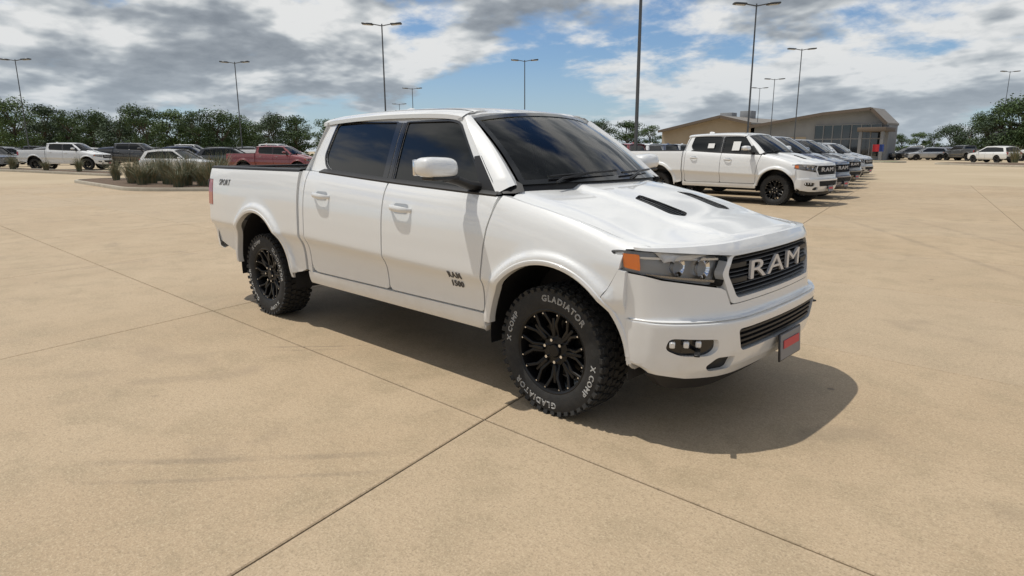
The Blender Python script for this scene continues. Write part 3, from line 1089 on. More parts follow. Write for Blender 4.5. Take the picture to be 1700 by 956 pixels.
    # headlamps
    for s in (-1, 1):
        lo = lampL(s)
        hl = sheet('headlamp', lo, [], CU, CV, fmap(-0.075), 'lamp_inner', T)
        # housing walls
        grid('lamp_wall', [[(face_x(y, z) + o_, y, z) for y, z in lo + lo[:1]] for o_ in (0.004, -0.075)], 'black_plastic', hl)
        # glass cover
        sheet('lamp_cover', lo, [], CU, CV, fmap(0.003), 'lamp_glass', hl)
        # projector and reflector pieces
        for ya, zz, rr in ((0.70, 0.985, 0.045), (0.815, 1.0, 0.040)):
            bm = bmesh.new()
            bmesh.ops.create_uvsphere(bm, u_segments=20, v_segments=12, radius=rr)
            for v in bm.verts:
                v.co = Vector((v.co.x * 0.8 + face_x(ya, zz) - 0.062, v.co.y + s * ya, v.co.z + zz))
            from_bm('projector_lens', bm, 'lamp_glass', hl)
            bm = bmesh.new()
            ring = []
            for j in range(25):
                a = 2 * math.pi * j / 24
                ring.append((math.cos(a), math.sin(a)))
            add_grid(bm, [[(face_x(ya, zz) - 0.03 - d, s * ya + c * r0, zz + q * r0) for c, q in ring] for d, r0 in ((0.0, rr + 0.016), (0.012, rr + 0.006), (0.035, rr - 0.004))])
            from_bm('projector_ring', bm, 'chrome', hl)
        # light-guide bars
        grid('running_lamp', [[(face_x(y, 1.045) - 0.035, s * y, 1.020 + 0.055 * (y - 0.6) + dz) for dz in (0.012, 0.0)] for y in frange(0.60, 0.95, 12)], 'lamp_white', hl)
        grid('running_lamp', [[(face_x(y, 0.94) - 0.030, s * y, 0.902 + 0.15 * (y - 0.62) + dz) for dz in (0.012, 0.0)] for y in frange(0.64, 0.93, 12)], 'dark_chrome', hl)
        mk = [(s * a, b) for a, b in rp([(0.948, 1.062), (0.969, 1.064), (0.969, 0.988), (0.950, 0.975)], 0.006)]
        sheet('side_marker', mk, [], CU, CV, fmap(-0.008), 'amber', hl)
        # badge pieces on the doors and bed
        vs, fs = text_geo('RAM', 0.062, 0.003, 0.001, True, 1.15)
        vs2, fs2 = text_geo('1500', 0.058, 0.003, 0.001, True, 1.12)
        bx = -0.80
        for V, F, z0 in ((vs, fs, 0.762), (vs2, fs2, 0.700)):
            pts = []
            for v in V:
                x = bx - s * v.x * -1.0 if s < 0 else bx - v.x
                x = bx + (v.x if s < 0 else -v.x)
                z = z0 + v.y
                pts.append((x, s * (side_y(x, z) + 0.003 + v.z), z))
            pydata('door_badge', pts, F, 'badge_grey', T)
        vs, fs = text_geo('SPORT', 0.085, 0.0015, 0.0, True, 1.12)
        pts = []
        for v in vs:
            x = -4.36 + (v.x + 0.18 * v.y if s < 0 else -(v.x + 0.18 * v.y))
            z = 1.262 + v.y
            pts.append((x, s * (side_y(x, z) + 0.0025 + v.z), z))
        pydata('bed_decal', pts, fs, 'badge_grey', T)


def build_rear(T, body):
    # tailgate
    outer = rp([(-0.80, 0.70), (0.80, 0.70), (0.82, 1.42), (-0.82, 1.42)], 0.03)
    tg = sheet('tailgate', outer, [], frange(-0.8, 0.8, 10), frange(0.7, 1.4, 14), lambda y, z: (-4.80 - 0.02 * math.exp(-((z - 1.36) / 0.04) ** 2), y, z), body, T, Vector((0.06, 0, 0)))
    box('tailgate_cap', (-4.795, 0, 1.435), (0.10, 1.64, 0.025), 'black_plastic', tg, bev=0.008)
    box('tailgate_handle', (-4.822, 0, 1.15), (0.02, 0.22, 0.08), 'gloss_black', tg, bev=0.008)
    # rear bumper: wrapped bar with a black step pad
    P = []
    for y in frange(-0.97, 0.97, 30):
        a = abs(y)
        bx = -4.965 + 0.20 * max(0, (a - 0.72) / 0.25) ** 2
        P.append([(bx + 0.08, y, 0.83), (bx + 0.01, y, 0.825), (bx, y, 0.80), (bx + 0.005, y, 0.68), (bx + 0.03, y, 0.60), (bx + 0.12, y, 0.58)])
    rb = grid('rear_bumper', P, body, T, Vector((0.04, 0, 0)))
    box('step_pad', (-4.90, 0, 0.838), (0.15, 1.4, 0.02), 'black_plastic', rb, bev=0.005)
    box('tow_receiver', (-4.93, 0, 0.52), (0.14, 0.12, 0.10), 'black_plastic', rb, bev=0.01)
    # bed floor and front wall
    box('bed_floor', (-3.83, 0, 0.90), (1.88, 1.64, 0.03), 'black_plastic', T)
    box('bed_front_wall', (-2.885, 0, 1.16), (0.03, 1.66, 0.54), body, T)


def build_cabin(T):
    dash = []
    for y in frange(-0.74, 0.74, 10):
        dash.append([(-0.34 - 0.12 * (y / 0.74) ** 2, y, 1.335), (-0.60, y, 1.355), (-0.78, y, 1.32), (-0.82, y, 1.22), (-0.74, y, 0.95)])
    d = grid('dashboard', dash, 'seat_grey', T)
    box('cabin_floor', (-1.7, 0, 0.62), (2.2, 1.6, 0.04), 'dark_void', T)
    for y in (-0.40, 0.40):
        for x in (-1.45, -2.35):
            st = box('seat', (x, y, 1.0), (0.52, 0.50, 0.18), 'seat_grey', T, bev=0.06)
            box('seat_back', (x - 0.27, y, 1.28), (0.16, 0.50, 0.58), 'seat_grey', st, Matrix.Rotation(R(-12), 3, 'Y'), 0.06)
            box('head_rest', (x - 0.34, y, 1.63), (0.10, 0.27, 0.17), 'seat_grey', st, Matrix.Rotation(R(-8), 3, 'Y'), 0.04)
    bm = bmesh.new()
    c = Vector((-0.93, 0.40, 1.24))
    M = Matrix.Rotation(R(-62), 3, 'Y')
    add_tube(bm, [c + M @ Vector((0.19 * math.cos(2 * math.pi * i / 24), 0.19 * math.sin(2 * math.pi * i / 24), 0)) for i in range(25)], 0.016, 8, False)
    for a in (0, 120, 240):
        add_tube(bm, [c, c + M @ Vector((0.19 * math.cos(R(a)), 0.19 * math.sin(R(a)), 0))], 0.018, 6)
    from_bm('steering_wheel', bm, 'black_plastic', T)
    box('rear_view_mirror', (-1.0, 0.0, 1.72), (0.03, 0.24, 0.07), 'black_plastic', T, bev=0.01)
    box('dash_papers', (-0.50, -0.02, 1.367), (0.13, 0.30, 0.004), 'paper', T, Matrix.Rotation(R(8), 3, 'Z'))


truck = empty('pickup_truck')
tag(truck, 'large white crew-cab pickup with black wheels and white-lettered tyres, alone in the foreground', 'pickup truck')
build_truck(truck)
# ------------------------------------------------------------------ ground and pavement


def concrete_mat():
    m = bpy.data.materials.new('concrete')
    m.use_nodes = True
    nt = m.node_tree
    b = NB(nt)
    bs = nt.nodes['Principled BSDF']
    pos = b.n('ShaderNodeNewGeometry').outputs['Position']
    rnd = b.n('ShaderNodeObjectInfo').outputs['Random']
    n1 = b.n('ShaderNodeTexNoise', i_Vector=pos, i_Scale=0.35, i_Detail=5.0, i_Roughness=0.6).outputs[0]
    n2 = b.n('ShaderNodeTexNoise', i_Vector=pos, i_Scale=2.3, i_Detail=9.0, i_Roughness=0.68, i_Distortion=0.4).outputs[0]
    n3 = b.n('ShaderNodeTexNoise', i_Vector=pos, i_Scale=95.0, i_Detail=4.0, i_Roughness=0.75).outputs[0]
    n4 = b.n('ShaderNodeTexVoronoi', i_Vector=pos, i_Scale=120.0).outputs[0]
    c = b.mix(b.sstep(n1, 0.3, 0.72), (0.396, 0.288, 0.174), (0.474, 0.358, 0.230))
    c = b.mix(b.m('MULTIPLY', b.sstep(n2, 0.42, 0.72), 0.75), c, (0.305, 0.233, 0.138))
    c = b.mix(b.m('MULTIPLY', rnd, 0.40), c, (0.400, 0.318, 0.222))
    c = b.mix(b.m('MULTIPLY', b.sstep(n3, 0.52, 0.66), 0.75), c, (0.22, 0.17, 0.11))
    c = b.mix(b.m('MULTIPLY', b.sstep(n3, 0.47, 0.34), 0.70), c, (0.56, 0.46, 0.32))
    # dark chips of aggregate
    c = b.mix(b.m('MULTIPLY', b.sstep(n4, 0.10, 0.04), 0.30), c, (0.11, 0.09, 0.07))
    n6 = b.n('ShaderNodeTexNoise', i_Vector=pos, i_Scale=34.0, i_Detail=3.0, i_Roughness=0.6).outputs[0]
    c = b.mix(b.m('MULTIPLY', b.sstep(n6, 0.52, 0.70), 0.34), c, (0.235, 0.178, 0.108))
    c = b.mix(b.m('MULTIPLY', b.sstep(n6, 0.46, 0.32), 0.30), c, (0.52, 0.42, 0.275))
    # a few rust and oil spots
    n5 = b.n('ShaderNodeTexNoise', i_Vector=pos, i_Scale=1.1, i_Detail=3.0, i_Distortion=0.8).outputs[0]
    c = b.mix(b.m('MULTIPLY', b.sstep(n5, 0.60, 0.75), 0.22), c, (0.16, 0.125, 0.09))
    # drip spots
    vd = b.n('ShaderNodeTexVoronoi', i_Vector=pos, i_Scale=1.7, i_Randomness=1.0)
    drp = b.m('MULTIPLY', b.sstep(vd.outputs[0], 0.055, 0.03), b.sstep(n5, 0.40, 0.62))
    c = b.mix(b.m('MULTIPLY', drp, 0.55), c, (0.075, 0.06, 0.045))
    # arcs of tyre rubber
    sep = b.n('ShaderNodeSeparateXYZ', i_0=pos)
    x, y = sep.outputs[0], sep.outputs[1]
    wob = b.m('MULTIPLY', b.m('SUBTRACT', n2, 0.5), 0.05)
    for (x0, y0), (x1, y1), wd, st in (((-2.75, -1.62), (-1.95, -0.80), 0.016, 0.40), ((-2.66, -1.66), (-1.88, -0.86), 0.012, 0.30),
                                       ((-1.45, -3.2), (-0.20, -1.85), 0.045, 0.22), ((-1.25, -3.3), (-0.02, -1.95), 0.03, 0.18),
                                       ((3.0, 4.0), (-3.5, 14.0), 0.10, 0.16), ((4.4, 4.2), (-2.0, 14.4), 0.10, 0.14), ((-9.0, -4.2), (-3.2, -3.6), 0.05, 0.16)):
        L = math.hypot(x1 - x0, y1 - y0)
        ux, uy = (x1 - x0) / L, (y1 - y0) / L
        dx = b.m('SUBTRACT', x, x0)
        dy = b.m('SUBTRACT', y, y0)
        along = b.m('DIVIDE', b.m('ADD', b.m('MULTIPLY', dx, ux), b.m('MULTIPLY', dy, uy)), L)
        across = b.m('ADD', b.m('SUBTRACT', b.m('MULTIPLY', dx, -uy), b.m('MULTIPLY', dy, -ux)), wob)
        bend = b.m('MULTIPLY', b.m('MULTIPLY', along, b.m('SUBTRACT', 1.0, along)), 0.05 * L)
        dd = b.m('ABSOLUTE', b.m('ADD', across, bend))
        msk = b.m('MULTIPLY', b.sstep(dd, wd, wd * 0.3), b.m('MULTIPLY', b.sstep(along, 0.0, 0.25), b.sstep(along, 1.0, 0.75)))
        msk = b.m('MULTIPLY', msk, b.sstep(n2, 0.30, 0.55))
        c = b.mix(b.m('MULTIPLY', msk, st), c, (0.06, 0.052, 0.045))
    nt.links.new(c, bs.inputs['Base Color'])
    bs.inputs['Roughness'].default_value = 0.72
    bs.inputs['Specular IOR Level'].default_value = 0.5
    h = b.m('ADD', b.m('MULTIPLY', n3, 0.6), b.m('MULTIPLY', n4, 0.5))
    bp = b.n('ShaderNodeBump', i_Height=h, i_Strength=0.35, i_Distance=0.004)
    nt.links.new(bp.outputs[0], bs.inputs['Normal'])
    MATS['concrete'] = m


concrete_mat()
noisy('joint_filler', (0.07, 0.055, 0.04), (0.12, 0.095, 0.07), 9, 0.9)
noisy('far_pavement', (0.40, 0.315, 0.205), (0.46, 0.37, 0.25), 0.15, 0.9, 0.1, 4)
noisy('kerb_concrete', (0.36, 0.32, 0.25), (0.44, 0.40, 0.32), 3, 0.85, 0.15, 60)
noisy('mulch', (0.085, 0.055, 0.035), (0.16, 0.11, 0.07), 9, 0.95, 0.8, 30)
noisy('lawn', (0.05, 0.10, 0.02), (0.09, 0.15, 0.035), 6, 0.95, 0.6, 50)
noisy('asphalt', (0.05, 0.05, 0.05), (0.075, 0.073, 0.07), 2, 0.9, 0.2, 60)


def ground_z(x, y):
    t = smooth01((-x - 40.0) / 16.0)
    return 0.33 * t * smooth01((45.0 - y) / 20.0)


bm = bmesh.new()
xs_ = [-900, -400, -200, -130, -100, -80, -70, -64, -60, -57, -54, -51, -48, -45, -42, -39, -20, 0, 20, 60, 200, 500]
ys_ = [-400, -120, -40, -10, 5, 15, 22, 25, 28, 31, 34, 37, 40, 43, 46, 60, 90, 130, 300, 900]
add_grid(bm, [[(x, y, ground_z(x, y) - 0.014) for y in ys_] for x in xs_])
ground = tag(from_bm('ground', bm, 'far_pavement'), kind='structure')
# darker bed under the joints of the slabs
bm = bmesh.new()
add_grid(bm, [[(-0.24 + 4.0 * i - 0.20 * (y + 1.3), y, -0.010) for y in (-9.8, 30.4)] for i in (-8.95, 5.95)])
tag(from_bm('slab_bed', bm, 'joint_filler'), kind='structure')

slab_y = [-1.30 + 2.9 * j for j in range(-3, 12)]


def slab_x(i, y):
    return -0.24 + 4.0 * i - 0.20 * (y + 1.3)


SLAB_ME = None
jr = random.Random(3)
pave = empty('pavement')
tag(pave, kind='structure')
for i in range(-9, 6):
    for j in range(len(slab_y) - 1):
        g = 0.0055
        if SLAB_ME is None:
            y0, y1 = g, 2.9 - g
            q = [(g, y0), (4.0 - g, y0), (4.0 - g - 0.2 * 2.9, y1), (g - 0.2 * 2.9, y1)]
            top_ = []
            bm = bmesh.new()
            cx0 = sum(p[0] for p in q) / 4
            cy0 = sum(p[1] for p in q) / 4
            k = 0.9968
            a = [bm.verts.new((cx0 + (x - cx0) * k, cy0 + (y - cy0) * k, 0.0)) for x, y in q]
            c_ = [bm.verts.new((x, y, -0.005)) for x, y in q]
            d_ = [bm.verts.new((x, y, -0.03)) for x, y in q]
            bm.faces.new(a)
            for r0, r1 in ((a, c_), (c_, d_)):
                for n_ in range(4):
                    bm.faces.new((r0[n_], r0[(n_ + 1) % 4], r1[(n_ + 1) % 4], r1[n_]))
            SLAB_ME = bm_mesh(bm, 'concrete_slab', 'concrete', False)
        o = bpy.data.objects.new('concrete_slab', SLAB_ME)
        col.objects.link(o)
        o.parent = pave
        o.location = (slab_x(i, slab_y[j]), slab_y[j], jr.uniform(-0.0012, 0.0))


# ------------------------------------------------------------------ image-to-place helper: where a ray of the measured view meets a depth
def ray_at(X, Y, depth):
    x, y = (X - 850) / FPX, (Y - 478) / FPX
    c, s = math.cos(ROLL), math.sin(ROLL)
    x, y = c * x + s * y, -s * x + c * y
    return Vector((CX, CY, CZ)) + (_a + _r * x - _u * y) * depth


def spot(X, depth, z=None):
    """ground point on the bearing of column X at a depth along the view"""
    p = ray_at(X, 252, depth)
    return Vector((p.x, p.y, ground_z(p.x, p.y) if z is None else z))


# ------------------------------------------------------------------ kerbed islands
def island(name, pts, label, mulch='mulch', h=0.14):
    """closed outline: kerb ring with a mulch bed inside"""
    root = empty(name)
    tag(root, label, 'planting island')
    loop = rp(pts, 1.6, 8)
    cx0 = sum(p[0] for p in loop) / len(loop)
    cy0 = sum(p[1] for p in loop) / len(loop)

    def inset(d):
        out = []
        n = len(loop)
        for i in range(n):
            t = (Vector(loop[(i + 1) % n]) - Vector(loop[i - 1]))
            nn = Vector((-t.y, t.x)).normalized()
            p = Vector(loop[i])
            if nn.dot(Vector((cx0, cy0)) - p) < 0:
                nn = -nn
            out.append(p + nn * d)
        return out + [out[0]]
    zg = max(0.0, ground_z(cx0, cy0))
    P = []
    for d, z in ((0.0, -0.02), (0.0, h - 0.03), (0.02, h), (0.15, h), (0.16, h - 0.06)):
        P.append([(p.x, p.y, z + ground_z(p.x, p.y)) for p in inset(d)])
    grid('kerb', P, 'kerb_concrete', root)
    ins = inset(0.155)[:-1]
    bm = sheet_bm([(p.x, p.y) for p in ins], [], frange(cx0 - 14, cx0 + 14, 28), frange(cy0 - 14, cy0 + 14, 28),
                  lambda x, y: (x, y, h - 0.045 + ground_z(x, y) + 0.05 * math.sin(x * 1.3) * math.sin(y * 1.7)))
    from_bm('mulch_bed', bm, mulch, root)
    return root


island('planting_island', [(-38.6, 5.2), (-32.6, 4.9), (-27.2, 4.6), (-24.6, 7.0), (-19.5, 12.5), (-22.5, 15.5), (-31.0, 12.5), (-40.2, 7.2)], 'kerbed mulch island with tall grasses behind the tail of the white pickup')
_fi = [spot(X_, d_) for X_, d_ in ((-60, 45.0), (60, 42.5), (185, 40.5), (205, 42.0), (185, 43.5), (60, 45.0), (-60, 48.0))]
island('planting_island', [(q.x, q.y) for q in _fi], 'low kerbed island far left, in front of the parked cars')
island('planting_island', [(-12.5, 73.0), (-5.0, 66.0), (1.5, 62.5), (6.0, 66.0), (-3.0, 76.0), (-10.5, 78.0)], 'kerbed island with grasses at the far right edge of the lot')
island('planting_island', [(-24.5, 79.0), (-16.5, 77.5), (-16.0, 81.5), (-24.0, 83.0)], 'small green lawn island in front of the showroom', 'lawn')

# ------------------------------------------------------------------ tall ornamental grass
pmat('grass_blade', (0.11, 0.135, 0.075), 0.6)
pmat('grass_blade_dry', (0.24, 0.20, 0.11), 0.7)


def grass_mesh(seed, n=300, h=1.45, spread=1.15):
    rn = random.Random(seed)
    vs, fs, mi = [], [], []
    for _ in range(n):
        a = rn.uniform(0, 2 * math.pi)
        r0 = rn.random() ** 0.5 * 0.22
        L = h * rn.uniform(0.55, 1.1)
        lean = rn.uniform(0.1, 1.0) * spread
        wd = rn.uniform(0.008, 0.017)
        d = Vector((math.cos(a), math.sin(a), 0))
        t = Vector((-d.y, d.x, 0))
        base = d * r0
        k0 = len(vs)
        for s_ in range(5):
            q = s_ / 4
            p = base + d * (lean * q ** 1.7 * L * 0.62) + Vector((0, 0, L * (q - 0.34 * lean * q ** 2.4)))
            w_ = wd * (1 - 0.85 * q)
            vs += [p - t * w_, p + t * w_]
        for s_ in range(4):
            b0 = k0 + 2 * s_
            fs.append((b0, b0 + 1, b0 + 3, b0 + 2))
            mi.append(1 if rn.random() < 0.45 else 0)
    me = bpy.data.meshes.new('grass_tuft')
    me.from_pydata([tuple(v) for v in vs], [], fs)
    me.materials.append(MATS['grass_blade'])
    me.materials.append(MATS['grass_blade_dry'])
    me.polygons.foreach_set('material_index', mi)
    me.update()
    return me


GR = [grass_mesh(11), grass_mesh(12, 260, 1.25, 1.3), grass_mesh(13, 320, 1.6, 1.05)]
gl = [  # column, depth, scale, label
    (216, 31.5, 1.00, 'leftmost tall grass clump on the island behind the pickup tail'),
    (248, 30.5, 1.15, 'second grass clump from the left on the near island'),
    (276, 29.5, 1.05, 'third grass clump from the left on the near island'),
    (306, 28.6, 1.15, 'fourth grass clump from the left on the near island'),
    (334, 28.2, 1.05, 'grass clump just left of the pickup tail lamp'),
    (366, 29.0, 1.05, 'grass clump seen just over the pickup bed rail by the tail'),
    (262, 33.0, 1.2, 'grass clump in the back row of the near island, left of centre'),
    (318, 32.5, 1.2, 'grass clump in the back row of the near island, right of centre'),
    (190, 34.5, 0.8, 'small grass clump at the pointed left end of the near island'),
    (232, 29.2, 0.9, 'short grass clump at the front kerb of the near island, left part'),
    (292, 27.6, 0.9, 'short grass clump at the front kerb of the near island, middle'),
    (350, 27.2, 0.95, 'short grass clump at the kerb right beside the pickup tail'),
    (20, 45.0, 0.8, 'low grass clump at the far left edge of the picture'),
    (75, 44.0, 0.7, 'low grass clump on the far left island in front of the white pickup'),
    (130, 43.2, 0.7, 'low grass clump at the right end of the far left island'),
    (1690, 66.0, 1.3, 'blue-green grass clump at the far right edge of the picture'),
    (1664, 71.0, 1.2, 'grass clump on the right island, second from the right edge'),
    (1640, 76.0, 1.1, 'leftmost grass clump on the far right island')]
for k, (X, dp, s_, lab) in enumerate(gl):
    p = spot(X, dp)
    o = bpy.data.objects.new('grass_clump', GR[k % 3])
    col.objects.link(o)
    o.location = (p.x, p.y, p.z + 0.08)
    o.scale = (s_, s_, s_)
    o.rotation_euler = (0, 0, k * 1.3)
    tag(o, lab, 'grass', 'ornamental grass clumps on the islands')

# ------------------------------------------------------------------ trees
LEAVES = []
for nm, c1, c2 in (('leaf_dark', (0.030, 0.058, 0.015), (0.058, 0.100, 0.024)), ('leaf_mid', (0.052, 0.092, 0.022), (0.088, 0.134, 0.033)), ('leaf_blue', (0.032, 0.058, 0.026), (0.058, 0.090, 0.038))):
    m = noisy(nm, c1, c2, 0.9, 0.75)
    LEAVES.append(m)
noisy('bark', (0.06, 0.045, 0.032), (0.11, 0.085, 0.06), 5, 0.95, 0.5, 20)


def tree_meshes(seed, H=8.0, RX=3.3, leafn=5600, pine=False, ls=0.25):
    rn = random.Random(seed)
    bmt = bmesh.new()
    bends = [Vector((0, 0, -0.1))]
    for i in range(1, 6):
        bends.append(Vector((rn.uniform(-0.12, 0.12) * i, rn.uniform(-0.12, 0.12) * i, H * 0.13 * i)))
    add_tube(bmt, bends, [0.20, 0.17, 0.14, 0.11, 0.08, 0.05], 8)
    blobs = []
    nb = 24
    for i in range(nb):
        a = rn.uniform(0, 2 * math.pi)
        hz_ = rn.uniform(0.20, 0.93)
        wid = math.sin(math.pi * min(1.0, (hz_ - 0.16) / 0.86)) ** 0.7 * RX * (0.8 if pine else 1.0)
        rr = wid * rn.uniform(0.25, 0.85)
        c = Vector((math.cos(a) * rr, math.sin(a) * rr, H * hz_))
        sz = rn.uniform(0.55, 1.15) * RX * 0.40
        blobs.append((c, sz))
        st = bends[min(5, max(1, int(hz_ * 5)))]
        add_tube(bmt, [st, st.lerp(c, 0.5) + Vector((0, 0, 0.2)), c], [0.07, 0.045, 0.015], 5)
    trunk = bm_mesh(bmt, 'trunk', 'bark')
    vs, fs = [], []
    per = leafn // nb
    for c, sz in blobs:
        for _ in range(int(per * (sz / (RX * 0.36)) ** 1.6)):
            d = Vector((rn.gauss(0, 1), rn.gauss(0, 1), rn.gauss(0, 1))).normalized()
            p = c + Vector((d.x, d.y, d.z * 0.72)) * sz * rn.random() ** 0.38
            if rn.random() < 0.08:
                p += d * sz * 0.35
            n_ = (d + Vector((rn.uniform(-.9, .9), rn.uniform(-.9, .9), rn.uniform(-.3, 1.1)))).normalized()
            t = n_.orthogonal().normalized()
            t = Matrix.Rotation(rn.uniform(0, 6.28), 3, n_) @ t
            b_ = n_.cross(t)
            s_ = ls * rn.uniform(0.55, 1.25)
            k0 = len(vs)
            vs += [p - t * s_ * 0.5, p + b_ * s_ * 0.34 + n_ * 0.03, p + t * s_ * 0.55, p - b_ * s_ * 0.34 - n_ * 0.02]
            fs.append((k0, k0 + 1, k0 + 2, k0 + 3))
    crown = bpy.data.meshes.new('crown')
    crown.from_pydata([tuple(v) for v in vs], [], fs)
    crown.update()
    return trunk, crown


TV = [tree_meshes(1), tree_meshes(2, 8.6, 3.7), tree_meshes(3, 7.4, 3.0), tree_meshes(4, 9.0, 2.9), tree_meshes(5, 7.8, 3.9, 6400)]


def tree(k, p, s_, label, leaf, group, rz=0.0, sz=None):
    tr, cr = TV[k % len(TV)]
    root = empty('tree', p, rz)
    root.scale = (s_, s_, sz or s_)
    t = bpy.data.objects.new('trunk', tr)
    c = bpy.data.objects.new('crown', cr)
    for o in (t, c):
        col.objects.link(o)
        o.parent = root
    if not cr.materials:
        cr.materials.append(LEAVES[0])
    c.material_slots[0].link = 'OBJECT'
    c.material_slots[0].material = LEAVES[leaf]
    tag(root, label, 'tree', group)


ordw = ['first', 'second', 'third', 'fourth', 'fifth', 'sixth', 'seventh', 'eighth', 'ninth', 'tenth', 'eleventh', 'twelfth', 'thirteenth', 'fourteenth']
TREE_L = [(-20, 86, 172), (30, 82, 170), (78, 88, 180), (120, 84, 184), (162, 90, 189), (203, 84, 183), (246, 82, 181), (290, 88, 189), (330, 86, 187), (368, 88, 188), (412, 92, 197), (452, 88, 194), (498, 92, 199), (545, 95, 200)]
for k, (X, dp, yt) in enumerate(TREE_L):
    p = spot(X, dp)
    hgt = (248 - yt) * dp / FPX + 1.6 - p.z + 0.5
    base_h = (8.0, 8.6, 7.4, 9.0, 7.8)[k % 5]
    s_ = hgt / base_h
    tree(k, p, s_ * 1.08, ordw[k] + ' tree from the left in the tree line behind the left car park', k % 3 if k % 4 else 0, 'trees behind the left car park', k * 2.1, s_)
TREE_LB = [(10, 104, 196), (60, 108, 198), (105, 104, 200), (150, 106, 202), (190, 104, 202), (235, 108, 201), (280, 104, 203), (322, 106, 203), (365, 104, 205), (408, 108, 206), (452, 104, 206), (500, 108, 208), (560, 110, 206), (620, 112, 206), (690, 112, 205), (760, 115, 205), (830, 115, 206), (895, 118, 208), (955, 118, 207), (1000, 116, 206), (1040, 118, 208), (1082, 120, 212)]
def ordn(X, side):
    xs = sorted(t[0] for t in TREE_LB if (('left' if t[0] < 512 else ('middle' if t[0] < 930 else 'right')) == side))
    return ordw[xs.index(X)]


for k, (X, dp, yt) in enumerate(TREE_LB):
    p = spot(X, dp)
    hgt = (248 - yt) * dp / FPX + 1.6 - p.z + 0.5
    s_ = hgt / (8.0, 8.6, 7.4, 9.0, 7.8)[(k + 2) % 5]
    side = 'left' if X < 512 else ('middle' if X < 930 else 'right')
    tree(k + 2, p, s_ * 1.35, ordn(X, side) + {'left': ' low tree from the left in the back row behind the left car park', 'middle': ' low tree from the left in the far line hidden behind the pickup cab', 'right': ' low dark tree from the left in the far line above the pickup hood'}[side], (k + 1) % 3,
         {'left': 'back row trees behind the left car park', 'middle': 'far trees behind the pickup cab', 'right': 'far trees above the pickup hood'}[side], k * 1.7, s_)
TREE_R = [(1498, 118, 229, 0), (1526, 116, 227, 1), (1552, 112, 226, 0), (1582, 104, 214, 2), (1608, 98, 208, 2), (1640, 92, 196, 0), (1668, 88, 184, 2), (1694, 84, 168, 0), (1726, 82, 160, 0), (1770, 86, 165, 1)]
RL = ['small far tree just right of the showroom', 'second low tree right of the showroom', 'third low tree right of the showroom, above the parked cars', 'rounded blue-green tree left of the white sport utility', 'rounded tree directly behind the white sport utility', 'tree just right of the white sport utility', 'taller tree third from the right edge', 'tall dark tree touching the right edge of the picture', 'tree just outside the right edge of the picture', 'last tree beyond the right edge of the picture']
for k, (X, dp, yt, lf) in enumerate(TREE_R):
    p = spot(X, dp)
    hgt = (248 - yt) * dp / FPX + 1.6 + 0.4
    s_ = hgt / (8.0, 8.6, 7.4, 9.0, 7.8)[(k + 1) % 5]
    tree(k + 1, p, s_ * 1.15, RL[k], lf, 'trees along the right of the lot', k * 1.1, s_)
# shrubs along the lot edge: one low hedge each side
def hedge(name, X0, X1, dp, h, label, seed):
    rn = random.Random(seed)
    a, b_ = spot(X0, dp), spot(X1, dp)
    vs, fs = [], []
    L = (b_ - a).length
    for _ in range(int(L * 260)):
        t = rn.random()
        p = a.lerp(b_, t) + Vector((rn.gauss(0, 0.5), rn.gauss(0, 0.5), h * (0.62 + 0.38 * math.sin(t * L * 0.9) * math.sin(t * L * 0.37)) * rn.random() ** 0.7))
        n_ = Vector((rn.gauss(0, 1), rn.gauss(0, 1), rn.gauss(0.4, 1))).normalized()
        t_ = n_.orthogonal().normalized()
        bb = n_.cross(t_)
        s_ = rn.uniform(0.12, 0.26)
        k0 = len(vs)
        vs += [p - t_ * s_, p + bb * s_ * 0.6, p + t_ * s_, p - bb * s_ * 0.6]
        fs.append((k0, k0 + 1, k0 + 2, k0 + 3))
    o = pydata(name, vs, fs, LEAVES[1])
    tag(o, label, 'hedge')


hedge('hedge', 1492, 1650, 112, 2.2, 'long low green hedge right of the showroom behind the parked cars', 5)
hedge('hedge', -60, 560, 100, 2.4, 'low dark undergrowth below the tree line on the left', 6)
hedge('hedge', 900, 1110, 125, 2.6, 'low dark undergrowth below the trees seen above the pickup hood', 8)

# ------------------------------------------------------------------ lamp posts
pmat('pole_bronze', (0.09, 0.095, 0.10), 0.45, 0.4)
pmat('lamp_head', (0.07, 0.075, 0.08), 0.4, 0.5)
pmat('lamp_lens', (0.55, 0.56, 0.55), 0.3)


def lamp_post(X, dp, ytop, label, heads=2, rz=None, w_=0.050):
    p = spot(X, dp)
    top = ray_at(X, ytop, dp).z - p.z
    root = empty('lamp_post', p, (0.756 if rz is None else rz))
    tag(root, label, 'lamp post', 'car park lamp posts')
    bm = bmesh.new()
    bmesh.ops.create_cone(bm, cap_ends=True, segments=16, radius1=0.30, radius2=0.28, depth=0.75, matrix=Matrix.Translation((0, 0, 0.37)))
    from_bm('concrete_base', bm, 'kerb_concrete', root)
    bm = bmesh.new()
    add_tube(bm, [(0, 0, 0.7), (0, 0, top * 0.5), (0, 0, top)], [w_ * 1.15, w_, w_ * 0.8], 4)
    from_bm('shaft', bm, 'pole_bronze', root, smooth=False)
    for s in ((-1, 1) if heads == 2 else (1,)):
        bm = bmesh.new()
        add_tube(bm, [(0, 0, top - 0.12), (s * 0.55, 0, top - 0.02)], 0.035, 6)
        arm = from_bm('arm', bm, 'pole_bronze', root)
        bm = bmesh.new()
        add_box(bm, (s * 0.92, 0, top), (0.72, 0.40, 0.10), Matrix.Rotation(-s * 0.07, 3, 'Y'), 0.03, 1)
        hd = from_bm('lamp_head', bm, 'lamp_head', root)
        box('lens', (s * 0.92, 0, top - 0.056), (0.5, 0.28, 0.02), 'lamp_lens', hd, Matrix.Rotation(-s * 0.07, 3, 'Y'))
    return root


